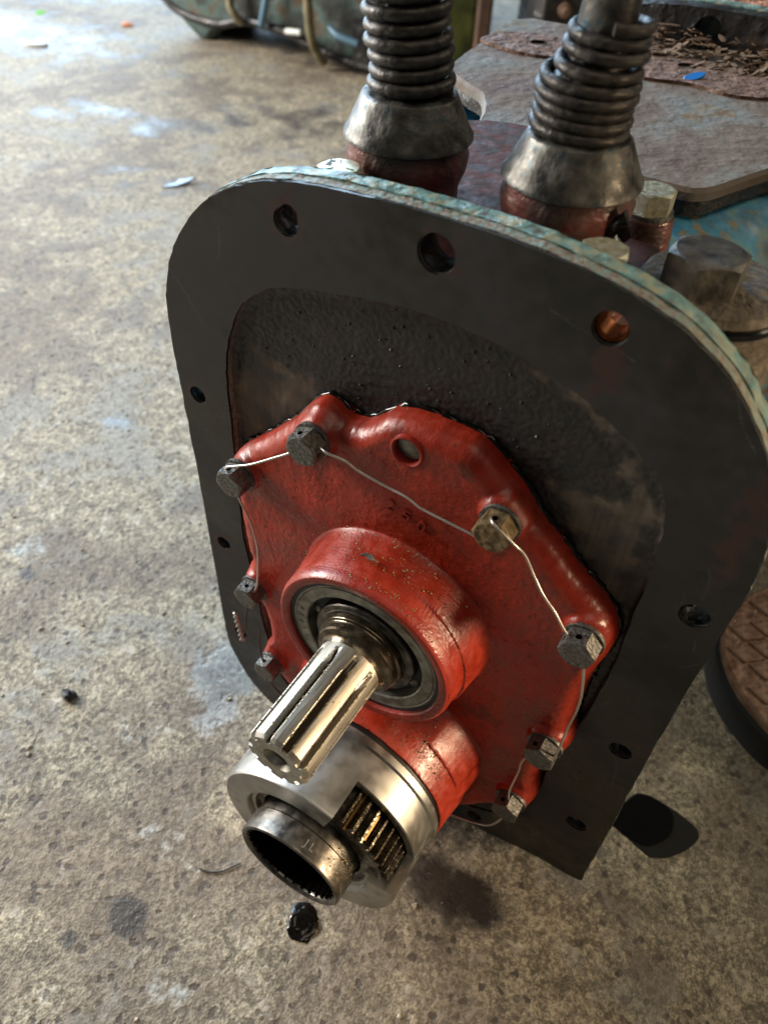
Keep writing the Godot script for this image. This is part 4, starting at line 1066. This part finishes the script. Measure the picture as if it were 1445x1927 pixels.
# ------------------------------------------------------------------ the rest of the place
func build_background() -> void:
	# an old machine further back: arched cowl on a skid foot, hoses and levers in front of it
	var right := Vector3(0.8697, 0, -0.4936)
	var o := thing("old_machine", "dark green old machine on the floor behind, with arched cowl and hanging hoses", "machine", Vector3(-1.02, 0, -1.72))
	o.rotation.y = deg_to_rad(4.0)
	var apron := smooth_outline([[-720, 300], [-690, 210], [-640, 120], [-505, 2], [-466, 0], [-430, 34], [-360, 50], [-285, 50], [-200, 38], [-110, 16], [-30, 4], [60, 0], [150, 0], [170, 120], [160, 320], [140, 520], [-300, 560], [-640, 480]], 4, 3.0, 61)
	part("apron", commit(slab(apron, 0.10, 0.145, 0.012), 50), M.green_machine, o)
	part("rolled_edge", commit(tube(smooth_path([[-640, 122, 138], [-560, 60, 142], [-430, 46, 150], [-330, 66, 152], [-220, 60, 154], [-110, 34, 154], [0, 18, 152], [120, 14, 150]], 0.0), 0.011, 9), 70), M.iron_dark, o)
	part("body", commit(box(Vector3(-0.12, 0.345, -0.06), Vector3(0.62, 0.62, 0.3), 0.02)), M.iron_dark, o)
	part("skid_foot", commit(slab(PackedVector2Array([Vector2(-0.72, 0.3), Vector2(-0.66, 0.16), Vector2(-0.505, 0.0), Vector2(-0.465, 0.0), Vector2(-0.43, 0.035), Vector2(-0.28, 0.055), Vector2(-0.28, 0.3)]), -0.06, 0.09, 0.008)), M.iron_dark, o)
	part("skid_foot", commit(box(Vector3(0.05, 0.06, 0.06), Vector3(0.16, 0.12, 0.2), 0.02)), M.iron_dark, o)
	var tubes := [["hose", [[-128, 330, 190], [-118, 200, 200], [-112, 100, 204], [-104, 50, 196], [-86, 14, 180]], 0.011, "hose_tan"], ["hose", [[-330, 260, 160], [-358, 120, 176], [-346, 84, 180], [-330, 66, 170]], 0.010, "hose_tan"], ["pipe", [[-225, 240, 160], [-252, 120, 178], [-270, 70, 176]], 0.009, "hose_blue"], ["pipe", [[-70, 96, 180], [-40, 84, 190], [10, 74, 186]], 0.008, "hose_blue"], ["lever", [[-200, 66, 168], [-172, 72, 182], [-148, 74, 186]], 0.007, "chip_pale"]]
	for t in tubes: part(t[0], commit(tube(smooth_path(t[1], 0.0), t[2], 10), 60), M[t[3]], o)
	part("cap", commit(lathe([[0, 0], [8, 0], [9, 4], [7, 8], [0, 9]], 24)), M.chip_pale, o, Vector3(-0.55, 0.07, 0.09))
	var blk := thing("green_block", "mossy green painted block standing behind the left gear lever", "block", Vector3(-0.815, 0, -1.70))
	blk.rotation.y = deg_to_rad(29.6)
	part("block", commit(box(Vector3(0, 0.24, 0), Vector3(0.075, 0.48, 0.09), 0.012)), M.moss_green, blk)
	part("base", commit(box(Vector3(0, 0.015, 0.0), Vector3(0.1, 0.03, 0.12), 0.008)), M.iron_dark, blk)
	var post := thing("post", "brown rusty upright post beside the mossy green block", "post", Vector3(-0.742, 0, -1.67))
	post.rotation.y = deg_to_rad(29.6)
	part("shaft", commit(box(Vector3(0, 0.3, 0), Vector3(0.035, 0.6, 0.04), 0.006)), M.post_brown, post)
	part("foot", commit(box(Vector3(0, 0.01, 0), Vector3(0.06, 0.02, 0.06), 0.004)), M.post_brown, post)
	var mac := thing("engine_block", "black engine block standing behind the rear end of the gearbox", "engine", Vector3(-0.50, 0, -1.80))
	mac.rotation.y = deg_to_rad(29.6)
	part("block", commit(box(Vector3(0, 0.3, 0), Vector3(0.36, 0.6, 0.3), 0.02)), M.iron_dark, mac)
	part("sump", commit(box(Vector3(0, 0.06, 0.02), Vector3(0.28, 0.12, 0.24), 0.02)), M.iron_dark, mac)
	for k in 4: part("stud", commit(lathe([[0, 0], [14, 0], [14, 10], [8, 12], [8, 30], [0, 32]], 16)), M.chip_pale if k == 1 else M.post_brown, mac, Vector3(-0.12 + 0.08 * k, 0.2 + 0.1 * (k % 2), 0.15))
	# tread pad on the floor to the right
	var pad := thing("foot_pad", "rusty oval foot pad with diamond tread on black rubber, beside the gearbox", "foot pad", Vector3(0.268, 0, -0.325))
	pad.rotation.y = deg_to_rad(12.0)
	var oval := []
	for k in 20:
		var a := TAU * k / 20
		oval.append([cos(a) * 72.0 + 4.0 * cos(3 * a), sin(a) * 96.0])
	var ov := smooth_outline(oval, 3, 0.8, 41)
	var flat := Vector3(-PI / 2, 0, 0)
	part("rubber_edge", commit(slab(Geometry2D.offset_polygon(ov, 0.003)[0], 0.0, 0.034, 0.003)), M.rubber, pad, Vector3.ZERO, flat)
	var plate := part("tread_plate", commit(slab(ov, 0.034, 0.0425, 0.002)), M.tread_rust, pad, Vector3.ZERO, flat)
	var dia := PackedVector2Array([Vector2(-0.0165, 0.001), Vector2(-0.001, -0.0105), Vector2(0.0162, -0.001), Vector2(0.001, 0.0108)])
	var dm := commit(slab(dia, 0.0, 0.0022, 0.0007))
	for i in range(-8, 9):
		for j in range(-8, 9):
			var c := Vector2((i + j) * 0.0186, (i - j) * 0.0124)
			if in_poly(c, ov) < 0.012 or c.y > 0.055: continue
			part("tread_diamond", dm, M.tread_rust, plate, Vector3(c.x, c.y, 0.0425))
	part("bolt_hole_shade", commit(lathe([[0, 0], [7, 0], [7, 0.4], [0, 0.5]], 24)), M.void_black, plate, Vector3(-0.028, 0.071, 0.0425))  # black disc laid on the plate, shade of a hole put into colour
	build_debris()

func build_debris() -> void:
	var shard := commit(slab(smooth_outline([[-30, -6], [-8, -8], [16, 0], [30, 12], [12, 10], [0, 12], [-6, 2], [-20, 0]], 3), 0.0, 0.004, 0.0012))
	lone("metal_shard", "curved grey metal shard on the concrete left of the flange top", "metal shard", shard, M.shard_grey, Vector3(-0.923, 0.001, -0.821), Vector3(-PI / 2 + 0.16, 0.3, 0.5))
	var leaf := commit(slab(smooth_outline([[-14, 0], [-5, -8], [8, -7], [16, 1], [7, 8], [-6, 7]], 4), 0.0, 0.0015, 0.0004))
	lone("leaf", "small bright green leaf on the wet floor", "leaf", leaf, M.leaf_green, Vector3(-1.968, 0.012, -1.421), Vector3(-PI / 2 + 0.5, 0.4, 0.2))
	lone("white_chip", "flat white chip lying on the wet floor", "chip", commit(slab(smooth_outline([[-26, -5], [0, -9], [24, -4], [26, 5], [0, 9], [-22, 6]], 4), 0.0, 0.006, 0.002)), M.chip_pale, Vector3(-1.776, 0.001, -1.238), Vector3(-PI / 2, 0.5, 0))
	lone("orange_scrap", "small pale orange scrap on the wet floor near the old machine", "scrap", commit(scaled(lump_soup(12, 0.3), Vector3(0.02, 0.006, 0.014)), 60), M.orange_bit, Vector3(-1.735, 0.004, -1.513))
	lone("clinker", "black lump of clinker on the concrete left of the coupling ring", "clinker", commit(scaled(lump_soup(13, 0.5, 7, 10), Vector3(0.006, 0.004, 0.005)), 50), M.clinker, Vector3(-0.277, 0.003, 0.039))
	lone("straw", "thin dark straw on the floor beside the hub tube", "straw", commit(tube(smooth_path([[-8, 0], [-2, 3], [5, 12], [9, 26]], 0.0), 0.0006, 6)), M.clinker, Vector3(-0.076, 0.001, 0.092), Vector3(-PI / 2, 0, -0.3))
	var g := lone("grease_blob", "shiny grey grease blob dripped on the floor under the hub tube", "grease", commit(scaled(lump_soup(14, 0.2, 16, 24), Vector3(0.0105, 0.0022, 0.0130)), 180), M.gloss_black, Vector3(0.004, 0.0008, 0.078))
	g.rotation.y = 0.4
	var d := thing("blue_scrap", "small bright blue plastic scrap on the rusty top cover", "plastic scrap", Vector3(0.001, H + 0.1925, -0.447))
	part("flake", commit(slab(smooth_outline([[-9, -2], [0, -4], [9, 0], [4, 4], [-6, 3]], 3), 0.0, 0.0014, 0.0004)), M.blue_plastic, d, Vector3.ZERO, Vector3(-PI / 2 + 0.3, 0.2, 0.6))
	var patch_root := thing("dark_patch", "flat black patch on the floor beside the lower right corner of the flange", "oil puddle", Vector3(0.205, 0, -0.112))  # flat two-tone patch: a dark rim sheet and a black core
	part("patch_rim", commit(slab(smooth_outline([[-29.9, -0.9], [-13.1, -5.1], [1.0, -8.3], [16.3, 3.8], [26.4, 20.0], [25.6, 33.5], [1.1, 39.5], [-19.3, 39.8], [-29.7, 30.4], [-36.6, 5.1]], 4, 0.8, 51), 0.0, 0.0006, 0.0004)), M.patch_rim_black, patch_root, Vector3.ZERO, Vector3(-PI / 2, 0, 0))
	part("patch_core", commit(slab(smooth_outline([[-29.9, -0.9], [-18.0, -3.3], [-5.2, -2.6], [7.2, 12.7], [7.7, 29.2], [-0.8, 38.3], [-19.0, 38.9], [-29.3, 29.1], [-40.2, 2.7]], 4, 0.8, 52), 0.0, 0.0012, 0.0008)), M.gloss_black, patch_root, Vector3.ZERO, Vector3(-PI / 2, 0, 0))
	# dry leaves and dust heaped against the rear flange
	rng.seed = 77
	var heap := Soup.new()
	var bit := slab(smooth_outline([[-7, 0], [-2, -3], [6, -2], [9, 1], [3, 3], [-4, 3]], 2), 0.0, 0.0006)
	for k in 420:
		var x := rng.randf_range(-0.06, 0.15)
		var near := pow(rng.randf(), 1.6)
		var p := Vector3(x, H + 0.192 + rng.randf() * 0.012 * (1.0 - near), -0.53 + near * 0.05)
		heap.add(bit, Transform3D(Basis.from_euler(Vector3(rng.randf_range(-2.2, -0.9), rng.randf() * TAU, rng.randf() * TAU)).scaled(Vector3.ONE * rng.randf_range(0.25, 1.0)), p))
	var hm := part("leaf_litter", commit(heap, 20), M.dry_leaf, self)
	hm.set_meta("kind", "stuff"); hm.set_meta("label", "dry leaf litter heaped on the rusty cover against the rear flange"); hm.set_meta("category", "litter")
	# grit on the floor
	var mm := MultiMesh.new(); mm.transform_format = MultiMesh.TRANSFORM_3D; mm.mesh = commit(lump_soup(15, 0.4, 4, 6), 30)
	var n := 1100
	mm.instance_count = n
	for k in n:
		var p := Vector3(rng.randf_range(-0.9, 0.45), 0.0, rng.randf_range(-0.9, 0.4))
		var r := 0.0004 + 0.0016 * pow(rng.randf(), 4.0)
		p.y = r * 0.3
		mm.set_instance_transform(k, Transform3D(Basis.from_euler(Vector3(rng.randf() * 6, rng.randf() * 6, rng.randf() * 6)).scaled(Vector3(r, r * 0.7, r * 1.3)), p))
	var o := MultiMeshInstance3D.new(); o.name = "grit"; o.multimesh = mm; o.material_override = M.stone_grey
	o.set_meta("kind", "stuff"); o.set_meta("label", "fine grit scattered over the concrete")
	add_child(o)

func area(called: String, at: Vector3, target: Vector3, size: Vector2, color: Color, energy: float) -> void:
	var l := AreaLight3D.new()
	l.name = called
	l.area_size = size; l.light_color = color; l.light_energy = energy
	l.area_range = 20.0; l.shadow_enabled = true
	add_child(l)
	l.look_at_from_position(at, target, Vector3.UP)

func spot(called: String, at: Vector3, target: Vector3, angle: float, color: Color, energy: float) -> void:
	var l := SpotLight3D.new()
	l.name = called
	l.spot_angle = angle; l.spot_angle_attenuation = 0.6; l.light_color = color; l.light_energy = energy; l.light_size = 0.22
	l.spot_range = 20.0; l.spot_attenuation = 2.0; l.shadow_enabled = true
	add_child(l)
	l.look_at_from_position(at, target, Vector3.UP)

func _ready() -> void:
	# camera
	var cam := Camera3D.new()
	cam.name = "camera"
	var at := CameraAttributesPhysical.new()
	at.frustum_focal_length = 26.68; at.exposure_aperture = 8.0; at.frustum_focus_distance = 0.43; at.frustum_near = 0.02; at.frustum_far = 60.0
	cam.attributes = at
	cam.position = Vector3(0.13302, 0.61550, 0.21688)
	cam.basis = Basis(Vector3.UP, deg_to_rad(29.5768)) * Basis(Vector3.RIGHT, deg_to_rad(-45.427)) * Basis(Vector3.BACK, deg_to_rad(2.9155))
	add_child(cam)
	cam.fov = 66.53; cam.near = 0.02; cam.far = 60.0
	cam.current = true
	# dim shed round the gearbox, daylight from the open side at the far left, added soft lights at the left and overhead, warm light from the right
	var env := Environment.new()
	env.background_mode = Environment.BG_COLOR
	env.background_color = Color(0.04, 0.042, 0.044).linear_to_srgb()
	env.tonemap_mode = Environment.TONE_MAPPER_LINEAR
	env.tonemap_exposure = 0.95
	env.sdfgi_enabled = true; env.ssao_enabled = true; env.ssil_enabled = true
	var we := WorldEnvironment.new(); we.name = "environment"; we.environment = env
	add_child(we)
	area("doorway_daylight", Vector3(-5.4, 2.7, -3.6), Vector3(-0.2, 0.1, -0.3), Vector2(7.0, 4.4), Color(0.77, 0.89, 1.0), 96.0)
	area("left_fill", Vector3(-3.2, 1.25, 0.26), Vector3(0, 0.2, 0), Vector2(1.3, 1.5), Color(1.0, 0.975, 0.94), 24.0)  # unseen soft light added at the left to brighten the cover
	area("overhead_fill", Vector3(0.9, 3.0, 0.5), Vector3(0.2, 0, -0.1), Vector2(1.6, 1.6), Color(1.0, 0.94, 0.84), 1.4)  # unseen soft light added overhead to lift the floor on the right
	spot("warm_spot", Vector3(1.25, 0.52, -0.22), Vector3(-0.02, 0.22, -0.01), 9.0, Color(1.0, 0.88, 0.72), 5.4)  # unseen warm source, beam narrowed to light the boss and miss the floor
	area("warm_window", Vector3(1.6, 2.3, -2.2), Vector3(0.05, 0.4, -0.3), Vector2(1.0, 1.0), Color(1.0, 0.94, 0.82), 1.6)
	materials()
	var drop := mat("drop", rgb(120, 100, 60), 0.05, 0.0)
	drop.albedo_color = rgb(120, 104, 70)
	build_floor()
	gearbox = thing("gearbox", "tractor gearbox with red front cover, splined input shaft and two sprung gear levers", "gearbox")
	build_top()
	build_flange()
	build_cover()
	build_bearing()
	build_shaft()
	build_sleeve()
	build_bolts()
	build_wires()
	build_background()
